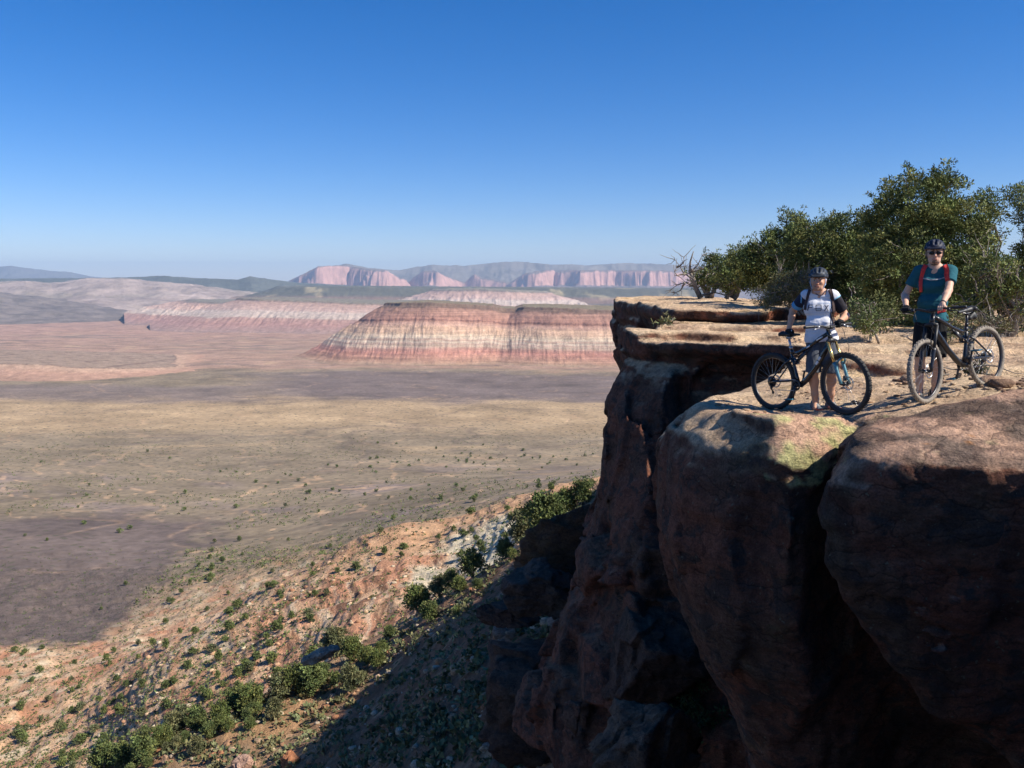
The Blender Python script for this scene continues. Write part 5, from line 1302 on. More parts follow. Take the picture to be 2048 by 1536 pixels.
class Acc(TubeSet):
    def add(s, v, f): s.v.append(np.asarray(v, float)); s.f.append(np.asarray(f) + s.n); s.n += len(v); return s
    def box(s, c, sz, rot=None): return s.add(*box_mesh(c, sz, rot))
    def ring(s, *a, **k): return s.add(*disc_ring(*a, **k))

# ------------------------------------------------------------ bicycle
def rotm(ax, an):
    ax = unit(ax); K = np.array([[0, -ax[2], ax[1]], [ax[2], 0, -ax[0]], [-ax[1], ax[0], 0]]); return np.eye(3) + math.sin(an) * K + (1 - math.cos(an)) * K @ K
def wheel_parts(root, c, ax, rad, tyre_mat, disc_side, cass, rim_mat, fr=lambda p: p):
    an = np.linspace(0, 2 * math.pi, 73)[:-1]; ax = unit(ax); u = unit(np.cross(ax, [0.01, 0, 1])); w = np.cross(ax, u); w = w if w[2] > 0 else -w
    def circ(r, off=0): return c + r * (np.cos(an)[:, None] * u + np.sin(an)[:, None] * w) + ax * off
    # rim: flat torus profile
    def torus(Rm, prof):
        k = len(prof); m = len(an); d = np.cos(an)[:, None] * u + np.sin(an)[:, None] * w
        V_ = np.concatenate([c + d * (Rm + pr) + ax * po for pr, po in prof]); j = np.arange(m); j2 = (j + 1) % m
        return V_, np.concatenate([np.stack([a * m + j, a * m + j2, ((a + 1) % k) * m + j2, ((a + 1) % k) * m + j], -1) for a in range(k)])
    rim = Acc().add(*torus(rad - .058, [(.012, .014), (.012, -.014), (-.006, -.013), (-.014, 0), (-.006, .013)])).build('wheel', rim_mat, root)
    ph = np.linspace(0, 2 * math.pi, 11)[:-1]
    T = Acc().add(*torus(rad - .030, [(.028 * math.cos(q_), .029 * math.sin(q_)) for q_ in ph]))
    m = 84
    for i in range(m):                                              # tread blocks: centre and shoulders
        t = 2 * math.pi * i / m; d = math.cos(t) * u + math.sin(t) * w; tg = -math.sin(t) * u + math.cos(t) * w
        for off, rr, tilt in ((-.020, -.008, -.7), (.020, -.008, .7)) if i % 2 else ((-.008, -.001, 0), (.008, -.001, 0)):
            nd = unit(d * math.cos(tilt) + ax * math.sin(tilt)); T.box(c + d * (rad + rr - .001) + ax * off, (.013, .010, .009), np.stack([tg, np.cross(nd, tg), nd], 1))
    T.build('tyre', tyre_mat, rim)
    S = TubeSet()
    for i in range(32):
        t = 2 * math.pi * i / 32; sd_ = 1 if i % 2 else -1; t2 = t + (.35 if (i // 2) % 2 else -.35)
        S.tube([c + .022 * (math.cos(t2) * u + math.sin(t2) * w) + ax * sd_ * .028, c + (rad - .066) * (math.cos(t) * u + math.sin(t) * w)], .0011, 3, cap=False)
    S.build('spokes', M_steel, rim)
    H = Acc(); H.tube([c - ax * .062, c + ax * .062], .017, 12); H.ring(c - ax * .028, ax, .005, .027, .004, 16); H.ring(c + ax * .028, ax, .005, .027, .004, 16); H.build('hub', M_dark, rim)
    D_ = Acc(); pd = c + ax * .045 * disc_side; D_.ring(pd, ax, .068, .083, .002)
    for i in range(6):
        t = i * math.pi / 3; t2 = t + .5; D_.box(pd + .044 * (math.cos(t) * u + math.sin(t) * w), (.052, .006, .002), np.stack([unit(math.cos(t2) * u + math.sin(t2) * w), unit(np.cross(ax, math.cos(t2) * u + math.sin(t2) * w)), ax], 1))
    D_.build('brake_disc', M_steel, rim)
    if cass:
        K = Acc()
        for i in range(8): K.ring(c - ax * disc_side * (.022 + i * .0045), ax, .012, .072 - i * .0065, .002, 30)
        K.build('cassette', M_dark, rim)
    return rim

def bicycle(label, Rp, Fp, lean, fmat, forkmat, stanmat, tyremat, rimmat, steer, crank_an, barmat, bag=False, pedal=M_bluepedal, group=None, saddle_h=.97, fitting=None):
    """Rp, Fp: rear and front tyre contact points in the world"""
    Rp, Fp = np.array(Rp), np.array(Fp); Xd = unit(Fp - Rp); WB = np.linalg.norm(Fp - Rp); up = A3(0, 0, 1)
    Yd = unit(np.cross(up, Xd)); Zd = np.cross(Xd, Yd); Rm = rotm(Xd, lean); Yd, Zd = Rm @ Yd, Rm @ Zd
    M4 = Matrix([[Xd[0], Yd[0], Zd[0], Rp[0]], [Xd[1], Yd[1], Zd[1], Rp[1]], [Xd[2], Yd[2], Zd[2], Rp[2]], [0, 0, 0, 1]])
    root = empty('bicycle'); root.matrix_world = M4; tag(root, label, 'bicycle', group)
    RW = .37; k = WB / 1.15; L = lambda x, z, y=0.0: A3(x * k, y, z)
    RA, FA, BB = L(0, RW), L(1.15, RW), L(.43, .335)
    ht0, ht1 = L(.955, .885), L(.918, .985); axs = unit(ht1 - ht0)
    RS = rotm(axs, steer); fr = lambda p: (np.atleast_2d(p) - ht0) @ RS.T + ht0; f1 = lambda p: fr(p)[0]
    # frame
    T = Acc(); T.tube([ht0, ht1], .027, 12)
    T.tube([ht1 - axs * .02, L(.78, .90), L(.60, .80), L(.44, .735), L(.345, .72)], [.026, .024, .021, .019, .017], 10)
    T.tube([ht0 + axs * .015, L(.86, .74), L(.72, .56), L(.56, .40), BB + A3(.03, 0, 0)], [.030, .034, .034, .035, .036], 12)
    T.tube([BB, L(.40, .45), L(.355, .62), L(.318, .79)], [.032, .024, .018, .017], 10); T.tube([BB - A3(0, .045, 0), BB + A3(0, .045, 0)], .026, 14)
    T.tube([L(.345, .72), L(.325, .77)], .022, 8); T.tube([L(.60, .80), L(.42, .70)], .010, 6)
    fr_o = T.build('frame', fmat, root)
    T = Acc()
    for s in (-1, 1):
        T.tube([L(.385, .40, .03 * s), L(.30, .385, .045 * s), L(.12, .375, .068 * s), RA + A3(0, .072 * s, 0)], [.017, .013, .011, .012], 8)
        T.tube([RA + A3(0, .072 * s, 0), L(.10, .46, .066 * s), L(.25, .60, .05 * s), L(.345, .665, .035 * s)], [.011, .010, .011, .013], 8)
        T.tube([L(.345, .665, .035 * s), L(.40, .60, .034 * s), L(.425, .64, .03 * s)], [.014, .015, .012], 8)
    T.tube([L(.30, .385, -.045), L(.30, .385, .045)], .012, 8); T.tube([L(.25, .60, -.05), L(.25, .60, .05)], .010, 8); T.tube([L(.4, .6, -.05), L(.4, .6, .05)], .013, 8)
    T.build('rear_stays', fmat, root)
    T = Acc(); a, b = L(.425, .64), L(.60, .775); m = (a + b) / 2; T.tube([a, m], .019, 12); T.tube([m, b], .010, 10); T.tube([m + (b - a) * .02, m - (b - a) * .35, m + (b - a) * .25], .023, 12); T.build('rear_shock', M_dark, root)
    # fork
    FAo = L(1.15, RW); T = Acc(); S_ = []
    for s in (-1, 1):
        o = A3(0, .066 * s, 0); top = L(.965, .865) + o; low = FAo + o; mid = top * .45 + low * .55
        T.tube([f1(mid + (top - low) * .06), f1(mid), f1(low + (top - low) * .12), f1(low)], [.023, .022, .018, .019], 12)
        S_.append((f1(top), f1(mid)))
    arch = [f1(S_0) for S_0 in []]
    a0 = (L(.965, .865) * .47 + FAo * .53); T.tube([f1(a0 + A3(.02, -.066, 0)), f1(a0 + A3(.055, -.045, .055)), f1(a0 + A3(.06, 0, .075)), f1(a0 + A3(.055, .045, .055)), f1(a0 + A3(.02, .066, 0))], .011, 8)
    fk = T.build('fork', forkmat, root)
    for a, b in S_: TT = Acc(); TT.tube([a, b], .0175, 12); TT.build('stanchion', stanmat, fk)
    T = Acc(); T.tube([f1(L(.965, .868, -.07)), f1(L(.958, .885, 0)), f1(L(.965, .868, .07))], [.022, .030, .022], 10); T.tube([f1(FAo - A3(0, .08, 0)), f1(FAo + A3(0, .08, 0))], .010, 8); T.build('fork_crown', M_black, fk)
    T = Acc(); T.box(f1(FAo + A3(-.045, .05, .06)), (.03, .035, .06)); T.build('brake_caliper', M_black, fk)
    # stem, bars
    bc = ht1 + axs * .05 + unit(A3(1, 0, .05)) * .055
    T = Acc(); T.tube([f1(ht1), f1(ht1 + axs * .065)], .020, 12); T.tube([f1(ht1 + axs * .045), f1(bc)], .018, 10); T.tube([f1(bc - A3(0, .022, 0)), f1(bc + A3(0, .022, 0))], .022, 12); T.build('stem', M_black, root)
    T = Acc(); bp_ = lambda y: f1(bc + A3(-.0016 * abs(y) * 40 - (.018 if abs(y) > .2 else 0) * (abs(y) - .2) / .17, y, .022 * min(1, max(0, (abs(y) - .05) / .08))))
    ys = np.linspace(-.375, .375, 25); T.tube([bp_(y) for y in ys], [.016 if abs(y) < .05 else .0115 for y in ys], 10); hb = T.build('handlebar', barmat, root)
    for s in (-1, 1):
        T = Acc(); T.tube([bp_(s * y) for y in np.linspace(.245, .378, 8)], [.018, .0165, .0165, .0165, .0165, .0165, .0165, .018], 12); T.build('grip', M_black, hb)
        T = Acc(); a = bp_(s * .205); T.box(a + A3(.018, 0, -.01), (.035, .03, .025)); b0 = a + A3(.03, 0, -.018)
        T.tube([b0, b0 + A3(.02, s * .03, -.008), b0 + A3(.018, s * .09, -.012), b0 + A3(.01, s * .115, -.014)], [.006, .006, .005, .006], 6); T.build('brake_lever', M_alloy if fitting else M_dark, hb)
    T = Acc()                                                        # cables
    for y, tgt in ((-.19, f1(L(.94, .80, -.03))), (.19, f1(L(.94, .82, .03))), (.12, f1(FAo + A3(-.05, .07, .25)))):
        a = bp_(y) + A3(.03, 0, -.01); T.tube([a, a + A3(.07, -y * .3, -.03), (a + tgt) / 2 + A3(.09, 0, -.03), tgt + A3(.03, 0, .04), tgt], .0028, 5, cap=False)
    T.build('cables', M_black, root)
    # saddle and post
    st0 = L(.318, .79); sdir = unit(L(.318, .79) - L(.355, .62)); sp = st0 + sdir * (saddle_h - .05 - .79) / sdir[2]
    T = Acc(); T.tube([st0 - sdir * .06, st0 + sdir * .06, sp], [.0155, .0155, .0145], 12); T.tube([st0 - sdir * .01, st0 + sdir * .025], .021, 12); T.box(sp, (.06, .035, .03)); T.build('seatpost', M_alloy if stanmat is M_gold else M_dark, root)
    B = Body((sp[0] - .17, -.10, sp[2] - .04), (sp[0] + .20, .10, sp[2] + .09), .005); zc = sp[2] + .04
    B.cap((sp[0] - .10, -.045, zc + .008), (sp[0] - .10, .045, zc + .008), .026, .026, .02); B.cap((sp[0] - .09, 0, zc + .006), (sp[0] + .04, 0, zc), .040, .022, .03); B.cap((sp[0] + .04, 0, zc), (sp[0] + .16, 0, zc - .004), .021, .016, .02)
    B.plane((0, 0, zc - .016), (0, 0, -1)); sad = B.out('saddle', M_black, parent=root)
    T = Acc(); [T.tube([A3(sp[0] - .10, y, zc - .01), A3(sp[0] - .04, y * .9, zc - .03), A3(sp[0] + .05, y * .8, zc - .03), A3(sp[0] + .12, y * .3, zc - .008)], .0035, 6) for y in (-.022, .022)]; T.build('saddle_rails', M_steel, sad)
    if bag:
        B = Body((sp[0] - .16, -.07, sp[2] - .13), (sp[0] + .03, .07, sp[2] + .05), .006); B.cap((sp[0] - .10, 0, sp[2] - .02), (sp[0] - .04, 0, sp[2] - .055), .042, .030, .02); B.cap((sp[0] - .11, -.015, sp[2] - .05), (sp[0] - .11, .015, sp[2] - .05), .035, .035, .02); B.out('saddle_bag', M_black, parent=root)
    # wheels
    wheel_parts(root, RA, A3(0, 1, 0), RW, tyremat, 1, True, rimmat)
    wheel_parts(root, f1(FAo), unit(RS @ A3(0, 1, 0)), RW, tyremat, 1, False, rimmat)
    # drivetrain
    T = Acc(); T.ring(BB - A3(0, .050, 0), A3(0, 1, 0), .045, .068, .003, 32); T.ring(BB - A3(0, .050, 0), A3(0, 1, 0), .010, .022, .006, 16)
    for i in range(4):
        t = i * math.pi / 2 + .4; T.box(BB - A3(0, .05, 0) + .034 * A3(math.cos(t), 0, math.sin(t)), (.035, .004, .010), rotm((0, 1, 0), -t))
    ck = T.build('crankset', M_dark, root)
    for s in (-1, 1):
        t = crank_an + (0 if s < 0 else math.pi); e = BB + A3(.17 * math.cos(t), s * .075, .17 * math.sin(t)); T = Acc(); T.tube([BB + A3(0, s * .06, 0), BB + A3(.085 * math.cos(t), s * .07, .085 * math.sin(t)), e], [.015, .012, .012], 8); T.build('crank_arm', M_dark if s < 0 else barmat, ck)
        T = Acc(); pc = e + A3(0, s * .055, 0); T.tube([e, pc + A3(0, s * .045, 0)], .007, 8)
        for dx in (-.045, -.015, .015, .045): T.box(pc + A3(dx, 0, 0), (.010, .090, .012))
        for dy in (-.042, .042): T.box(pc + A3(0, dy, 0), (.098, .008, .013))
        T.build('pedal', pedal, ck)
    T = Acc()
    for r_, zz in ((.060, 1), (-.060, -1)):
        a = BB + A3(0, -.05, r_ + .006 * zz); b = RA + A3(0, -.045, .04 * zz if zz > 0 else -.06)
        if zz < 0: b = RA + A3(.03, -.045, -.105)
        n_ = 34
        for i in range(n_):
            p = a + (b - a) * (i + .5) / n_; T.box(p, (np.linalg.norm(b - a) / n_ * .8, .006, .007), rotm((0, 1, 0), -math.atan2((b - a)[2], (b - a)[0])))
    T.build('chain', M_steel, root)
    T = Acc(); d0 = RA + A3(.0, -.055, -.03); T.tube([d0, d0 + A3(.01, 0, -.035), d0 + A3(.035, .006, -.10)], [.012, .010, .006], 8); T.ring(d0 + A3(.012, .006, -.045), A3(0, 1, 0), .004, .020, .006, 14); T.ring(d0 + A3(.038, .006, -.105), A3(0, 1, 0), .004, .020, .006, 14); T.build('derailleur', M_black, root)
    if fitting:        # pale marks on the top tube and down tube
        T = Acc()
        for x, z, ln, dx, dz in ((.80, .905, .10, -.9, -.42), (.62, .808, .06, -.88, -.47)):
            d_ = unit(A3(dx, 0, dz)); T.box(L(x, z, -.0245), (ln, .003, .016), rotm((0, 1, 0), -math.atan2(d_[2], d_[0])))
        for x, z in ((.80, .665), (.76, .613)): T.box(L(x, z, -.0345), (.05, .003, .03), rotm((0, 1, 0), -.87))
        T.build('frame_marks', M_reflect, fr_o)
    Wp = lambda p: np.array(M4 @ Vector(p))
    return dict(root=root, saddle=Wp(sp + A3(.03, 0, .062)), sdir=Xd, grip=lambda y: Wp(bp_(y)), bdir=unit(Wp(bp_(.34)) - Wp(bp_(.20))), up=Zd)

def gz(x, y): return float(ztop(np.array([[float(x)]]), np.array([[float(y)]]))[0, 0]) - 0.004

# ground contact is read from the finished cliff mesh
_cl = [o for o in COL.objects if o.name == 'cliff'][0]
_dg = None
def ground_bvh():
    me = _cl.data; n = len(me.vertices); co = np.empty(n * 3, np.float32); me.vertices.foreach_get('co', co); co = co.reshape(-1, 3)
    f = np.empty(len(me.polygons) * 4, np.int32); me.loops.foreach_get('vertex_index', f); f = f.reshape(-1, 4)
    c = co[f[:, 0]]; k = (c[:, 1] < 11.8) & (c[:, 1] > 8.6) & (c[:, 2] > -2.4) & (c[:, 0] < 7.4); f = f[k]; u = np.unique(f); rm = np.full(n, -1); rm[u] = np.arange(len(u))
    return BVHTree.FromPolygons([tuple(map(float, p)) for p in co[u]], [tuple(int(i) for i in q) for q in rm[f]])
GB = ground_bvh()
def gnd(x, y):
    h_ = GB.ray_cast(Vector((x, y, 0)), Vector((0, 0, -1))); return float(h_[0][2]) if h_[0] is not None else gz(x, y)
def contact(px, py, D):
    p = P(px, py, D); return A3(p[0], D, gnd(p[0], D))
B1R, B1F = contact(1548, 822, 10.80), contact(1692, 828, 9.86)
B2F, B2R = contact(1857, 804, 9.60), contact(1977, 778, 10.22)
print('contacts', B1R, B1F, B2F, B2R, [P(1548, 822, 10.8)[2], P(1692, 828, 9.86)[2], P(1857, 804, 9.6)[2], P(1977, 778, 10.22)[2]])
for a_, b_ in ((B1R, B1F), (B2R, B2F)):
    L_ = np.linalg.norm(b_ - a_); print('wheelbase', L_)
BK1 = bicycle('black mountain bike with gold and teal fork, held by the rider in white', B1R, B1F, R(0.5), M_frame1, M_teal, M_gold, M_rubber_clean, M_dark, R(-4), R(-100), M_black, group='mountain bikes', fitting=True)
BK2 = bicycle('dusty black mountain bike with saddle bag, held by the rider in the teal shirt', B2R, B2F, R(6), M_frame2, M_dark, M_black, M_rubber_dusty, M_dark, R(6), R(-70), M_black, bag=True, group='mountain bikes')
log('bicycles')
# ============================================================ riders
def ik(S, H, l1, l2, pole):
    d = H - S; L = np.linalg.norm(d); L = min(L, (l1 + l2) * .995); u = unit(d); x = (l1 * l1 - l2 * l2 + L * L) / (2 * L); h = math.sqrt(max(l1 * l1 - x * x, 1e-6))
    w = pole - u * (pole @ u); return S + u * x + unit(w) * h
def hand(B, wrist, c, bdir, u, Rb, side, rf=.0085, grow=0.0, thumb=1, k=.006, spread=.021):
    """palm and five fingers closed round a bar through c; u points from the bar to the palm"""
    b = unit(bdir); u = unit(u - b * (u @ b)); w = unit(np.cross(b, u)) * side
    pc = c + u * (Rb + .016); g = grow
    B.cap(wrist, wrist * .35 + pc * .65, .027 + g, .027 + g, .02)
    for i in range(-1, 2): B.cap(pc + b * .022 * i - w * .035, pc + b * .022 * i + w * .012, .0155 + g, .0145 + g, .014)
    for i in range(4):
        o = b * (i - 1.5) * spread; Rr = Rb + rf + .002; sc_ = (1.0, 1.06, 1.0, .86)[i]; R_ = rf * (1, 1, .96, .86)[i] + g
        pts = [pc + o + w * .012]
        for ph in (38, 88, 138 * sc_, 178 * sc_): t = R(ph); pts.append(c + o + Rr * (math.cos(t) * u + math.sin(t) * w) * (1.12 if ph == 38 else 1))
        B.chain(pts, [R_ * 1.2, R_ * 1.12, R_ * 1.04, R_, R_ * .85], k)
    tb = pc - w * .022 - b * .030 * thumb
    t1 = c - b * .040 * thumb + (Rb + .014) * (math.cos(R(-65)) * u + math.sin(R(-65)) * w); t2 = c - b * .034 * thumb + (Rb + .010) * (math.cos(R(-125)) * u + math.sin(R(-125)) * w)
    B.chain([pc - w * .03 - b * .012 * thumb, tb, t1, t2], [.014 + g, .0125 + g, .0105 + g, .0088 + g], .008)

def head_shape(B, c, s, turn=0.0, hair=False):
    """c: centre of the skull; face towards -Y"""
    def T_(x, y, z):
        cx, sx = math.cos(turn), math.sin(turn); x, y = x * cx - y * sx, x * sx + y * cx; return c + A3(x, y, z) * s
    B.ell(T_(0, .012, .012), A3(.076, .096, .098) * s, .01, rz=turn); B.ell(T_(0, -.026, -.052), A3(.058, .062, .066) * s, .03, rz=turn)
    B.cap(T_(-.030, -.045, -.088), T_(.030, -.045, -.088), .024 * s, .024 * s, .03); B.cap(T_(0, -.072, -.094), T_(0, -.070, -.098), .017 * s, .015 * s, .018)
    B.cap(T_(-.034, -.078, .024), T_(.034, -.078, .024), .012 * s, .012 * s, .018)                       # brow
    for sx in (-1, 1):
        B.cap(T_(.040 * sx, -.062, -.022), T_(.046 * sx, -.052, -.030), .020 * s, .016 * s, .02)          # cheek
        B.ell(T_(.031 * sx, -.089, .000), A3(.017, .012, .011) * s, .008, sub=True, rz=turn); B.ell(T_(.031 * sx, -.074, .000), A3(.0125, .0125, .011) * s, .002)
        B.ell(T_(.079 * sx, .012, -.008), A3(.009, .019, .031) * s, .006, rz=turn + .25 * sx); B.ell(T_(.087 * sx, .006, -.006), A3(.004, .009, .018) * s, .004, sub=True)
        B.cap(T_(.009 * sx, -.094, -.036), T_(.011 * sx, -.090, -.036), .0075 * s, .006 * s, .006)        # nostril wing
    B.cap(T_(0, -.084, .012), T_(0, -.108, -.031), .0085 * s, .0125 * s, .012)                           # nose
    B.cap(T_(-.021, -.083, -.062), T_(.021, -.083, -.062), .0072 * s, .0072 * s, .006); B.cap(T_(-.016, -.085, -.072), T_(.016, -.085, -.072), .0078 * s, .0078 * s, .006)
    B.cap(T_(-.020, -.0935, -.067), T_(.020, -.0935, -.067), .0018 * s, .0018 * s, .002, sub=True)
    return T_

def skin_colour(T_, base, beard=0.0, brows=True, eyes=True, jaw=None):
    ref = [(T_(.031 * sx, -.088, 0.0)) for sx in (-1, 1)]
    br = [(T_(.014 * sx, -.09, .022), T_(.046 * sx, -.078, .024)) for sx in (-1, 1)]; m0, m1 = T_(-.024, -.09, -.067), T_(.024, -.09, -.067); ch = T_(0, -.080, -.095)
    base = np.array(base)
    def f(v, n):
        c = np.tile(base, (len(v), 1)) * (1 + .08 * fbm(v / .03, 2, 4))[:, None]
        red = np.exp(-(np.linalg.norm(v - T_(0, -.1, -.03), axis=1) / .05) ** 2)[:, None]; c = c * (1 - red * np.array([0, .16, .16]))
        def seg(a, b): e = b - a; t = np.clip(((v - a) @ e) / (e @ e), 0, 1); return np.linalg.norm(v - a - t[:, None] * e, axis=1)
        if eyes:
            for r in ref:
                d = np.linalg.norm((v - r) / np.array([.0135, .03, .0078]), axis=1); w = (d < 1)[:, None]; c = np.where(w, np.array([.55, .52, .48]), c)
                d2 = np.linalg.norm((v - r) / np.array([.0062, .03, .0075]), axis=1); c = np.where((d2 < 1)[:, None], np.array([.03, .02, .015]), c)
                d3 = np.linalg.norm((v - r - A3(0, 0, .0075)) / np.array([.0155, .03, .0045]), axis=1); c = np.where((d3 < 1)[:, None], np.array([.05, .03, .02]), c)
        if brows:
            for a, b in br: c = np.where((seg(a, b) < .0062)[:, None], np.array([.06, .035, .02]), c)
        c = np.where((seg(m0, m1) < .0075)[:, None], base * np.array([.85, .5, .5]), c); c = np.where((seg(m0, m1) < .0028)[:, None], base * .25, c)
        if beard:
            d = np.linalg.norm((v - ch) / np.array([.030, .05, .024]), axis=1); d2 = np.linalg.norm((v - m1 * .5 - m0 * .5) / np.array([.022, .02, .009]), axis=1); w = ((d < 1) & (d2 > 1))[:, None]; c = np.where(w, c * (1 - beard) + beard * np.array([.06, .03, .02]), c)
        if jaw:
            z0 = T_(0, 0, -.045)[2]; k = (np.abs(v[:, 0] - T_(0, 0, 0)[0]) < .11) & (v[:, 2] < z0) & (v[:, 2] > z0 - .075) & (v[:, 1] < T_(0, -.01, 0)[1]) & (v[:, 2] > T_(0, 0, -.12)[2]); c = np.where(k[:, None], c * (1 - jaw) + jaw * np.array([.12, .08, .06]), c)
        return c
    return f

def ribbon(bvh, pts, width, mat, name, parent, off=.003, thick=.0, ydir=1.0, n=None, origin_y=-.6):
    """strip laid on the garment: pts are (x,z) seen from the front, dropped onto the surface"""
    p = np.array(pts, float); seg = np.linalg.norm(np.diff(p, axis=0), axis=1); L = np.concatenate([[0], np.cumsum(seg)]); m = n or max(3, int(L[-1] / .008) + 1)
    t = np.linspace(0, L[-1], m); q = np.stack([np.interp(t, L, p[:, 0]), np.interp(t, L, p[:, 1])], 1); tg = np.gradient(q, axis=0); tg /= np.linalg.norm(tg, axis=1)[:, None] + 1e-9
    nr = np.stack([-tg[:, 1], tg[:, 0]], 1); w = np.broadcast_to(np.asarray(width, float), (2,)) if not np.isscalar(width) else np.array([width, width]); wd = np.linspace(w[0], w[1], m)
    rows = []
    for s in (-.5, -.17, .17, .5):
        r = []
        for i in range(m):
            x, z = q[i] + nr[i] * wd[i] * s; h_ = bvh.ray_cast(Vector((x, origin_y * ydir, z)), Vector((0, ydir, 0)))
            if h_[0] is None: h_ = bvh.find_nearest(Vector((x, -.12 * ydir, z)))
            r.append(np.array(h_[0]) + np.array(h_[1]) * (off + thick))
        rows.append(r)
    rows = np.array(rows)                       # 4,m,3
    v = [rows.reshape(-1, 3)]; f = []; idx = np.arange(4 * m).reshape(4, m)
    f.append(np.stack([idx[:-1, :-1], idx[1:, :-1], idx[1:, 1:], idx[:-1, 1:]], -1).reshape(-1, 4))
    if thick:
        back = rows - np.array([0, -1, 0]) * (thick + off + .002) * 1.0 * ydir; v.append(back.reshape(-1, 3)); o = 4 * m
        for a in (0, 3): f.append(np.stack([idx[a, :-1], idx[a, 1:], idx[a, 1:] + o, idx[a, :-1] + o], -1))
        for c_ in (0, m - 1): f.append(np.stack([idx[:-1, c_], idx[1:, c_], idx[1:, c_] + o, idx[:-1, c_] + o], -1))
    return np.concatenate(v), np.concatenate(f)

def bvh_of(o):
    me = o.data; return BVHTree.FromPolygons([tuple(v.co) for v in me.vertices], [tuple(p.vertices) for p in me.polygons])

def helmet(root, T_, s, col, col2, visor):
    c = T_(0, .012, .03); B = Body(c - .19, c + .19, .005)
    B.ell(c + A3(0, .012, .018) * s, A3(.100, .128, .098) * s, .0); B.plane(c + A3(0, 0, .004), A3(0, -.12, -1))
    B.ell(c + A3(0, .08, -.04) * s, A3(.085, .06, .05) * s, .02)
    B.ell(c + A3(0, .015, -.03) * s, A3(.084, .108, .10) * s, .004, sub=True)
    for x in (-.055, 0, .055):                                       # vents
        B.cap(c + A3(x * .8, -.105, .065) * s, c + A3(x, -.02, .122) * s, .016 * s, .015 * s, .003, sub=True)
        B.cap(c + A3(x, .03, .126) * s, c + A3(x * .9, .11, .075) * s, .016 * s, .015 * s, .003, sub=True)
    for sx in (-1, 1):
        B.cap(c + A3(.088 * sx, -.06, .03) * s, c + A3(.094 * sx, .02, .055) * s, .016 * s, .015 * s, .003, sub=True); B.cap(c + A3(.094 * sx, .05, .03) * s, c + A3(.08 * sx, .10, .03) * s, .016 * s, .015 * s, .003, sub=True)
    B.cap(c + A3(-.06, -.125 - visor, .012) * s, c + A3(.06, -.125 - visor, .012) * s, .007 * s, .007 * s, .012); B.cap(c + A3(-.07, -.10, .02) * s, c + A3(.07, -.10, .02) * s, .010 * s, .010 * s, .03)
    for q in np.linspace(-.07, .07, 9): B.cap(c + A3(q, -.09, .024) * s, c + A3(q * .88, -.125 - visor + .004, .012) * s, .006 * s, .006 * s, .01)
    def colf(v, n):
        t = (fbm(v / .05, 2, 8) > .12)[:, None] & (v[:, 2:3] > c[2] + .03); return np.where(t, np.array(col2), np.array(col)) * np.ones((len(v), 1))
    B.out('helmet', M_shell, colf, root)

def straps_under_chin(root, T_, s, mat):
    T = TubeSet()
    for sx in (-1, 1): T.tube([T_(.080 * sx, -.03, .03), T_(.080 * sx, -.022, -.03), T_(.062 * sx, -.03, -.085), T_(.025 * sx, -.045, -.122), T_(0, -.05, -.128)], .0045, 5, cap=False); T.tube([T_(.083 * sx, .05, .02), T_(.081 * sx, .0, -.04), T_(.075 * sx, -.022, -.055)], .004, 5, cap=False)
    T.build('chin_strap', mat, root)

def shoe(root, a, h, col, sole, accent, yaw, name='shoe'):
    """a: ankle; shoe pointing towards -Y turned by yaw"""
    an = np.array(a); B = Body((-.09, -.22, -.01), (.09, .13, .14), .005)
    B.cap((0, .045, .045), (0, -.04, .040), .040, .040, .03); B.cap((0, -.04, .036), (.004, -.135, .028), .040, .034, .03); B.cap((0, .03, .06), (0, .03, .095), .042, .040, .03); B.cap((0, -.02, .06), (0, .02, .09), .036, .038, .03)
    B.cap((-.012, -.15, .022), (.016, -.15, .022), .026, .026, .02)
    B.cap((0, .03, .085), (0, .03, .14), .033, .033, .004, sub=True)
    B.plane((0, 0, 0), (0, 0, -1))
    def colf(v, n):
        c = np.tile(np.array(col), (len(v), 1)); c = np.where((v[:, 2:3] < .022), np.array(sole), c); m = (v[:, 2:3] < .042) & (v[:, 2:3] > .014) & (v[:, 1:2] < -.01); c = np.where(m, np.array(accent), c)
        l = (np.abs(v[:, 0:1]) < .018) & (v[:, 1:2] < -.005) & (v[:, 1:2] > -.09) & (v[:, 2:3] > .05) & (np.sin(v[:, 1:2] * 400) > .2); return np.where(l, np.array(col) * .4 + .3, c)
    o = B.out(name, M_cloth, colf, root); o.location = (an[0], an[1], h); o.rotation_euler = (0, 0, yaw); return o

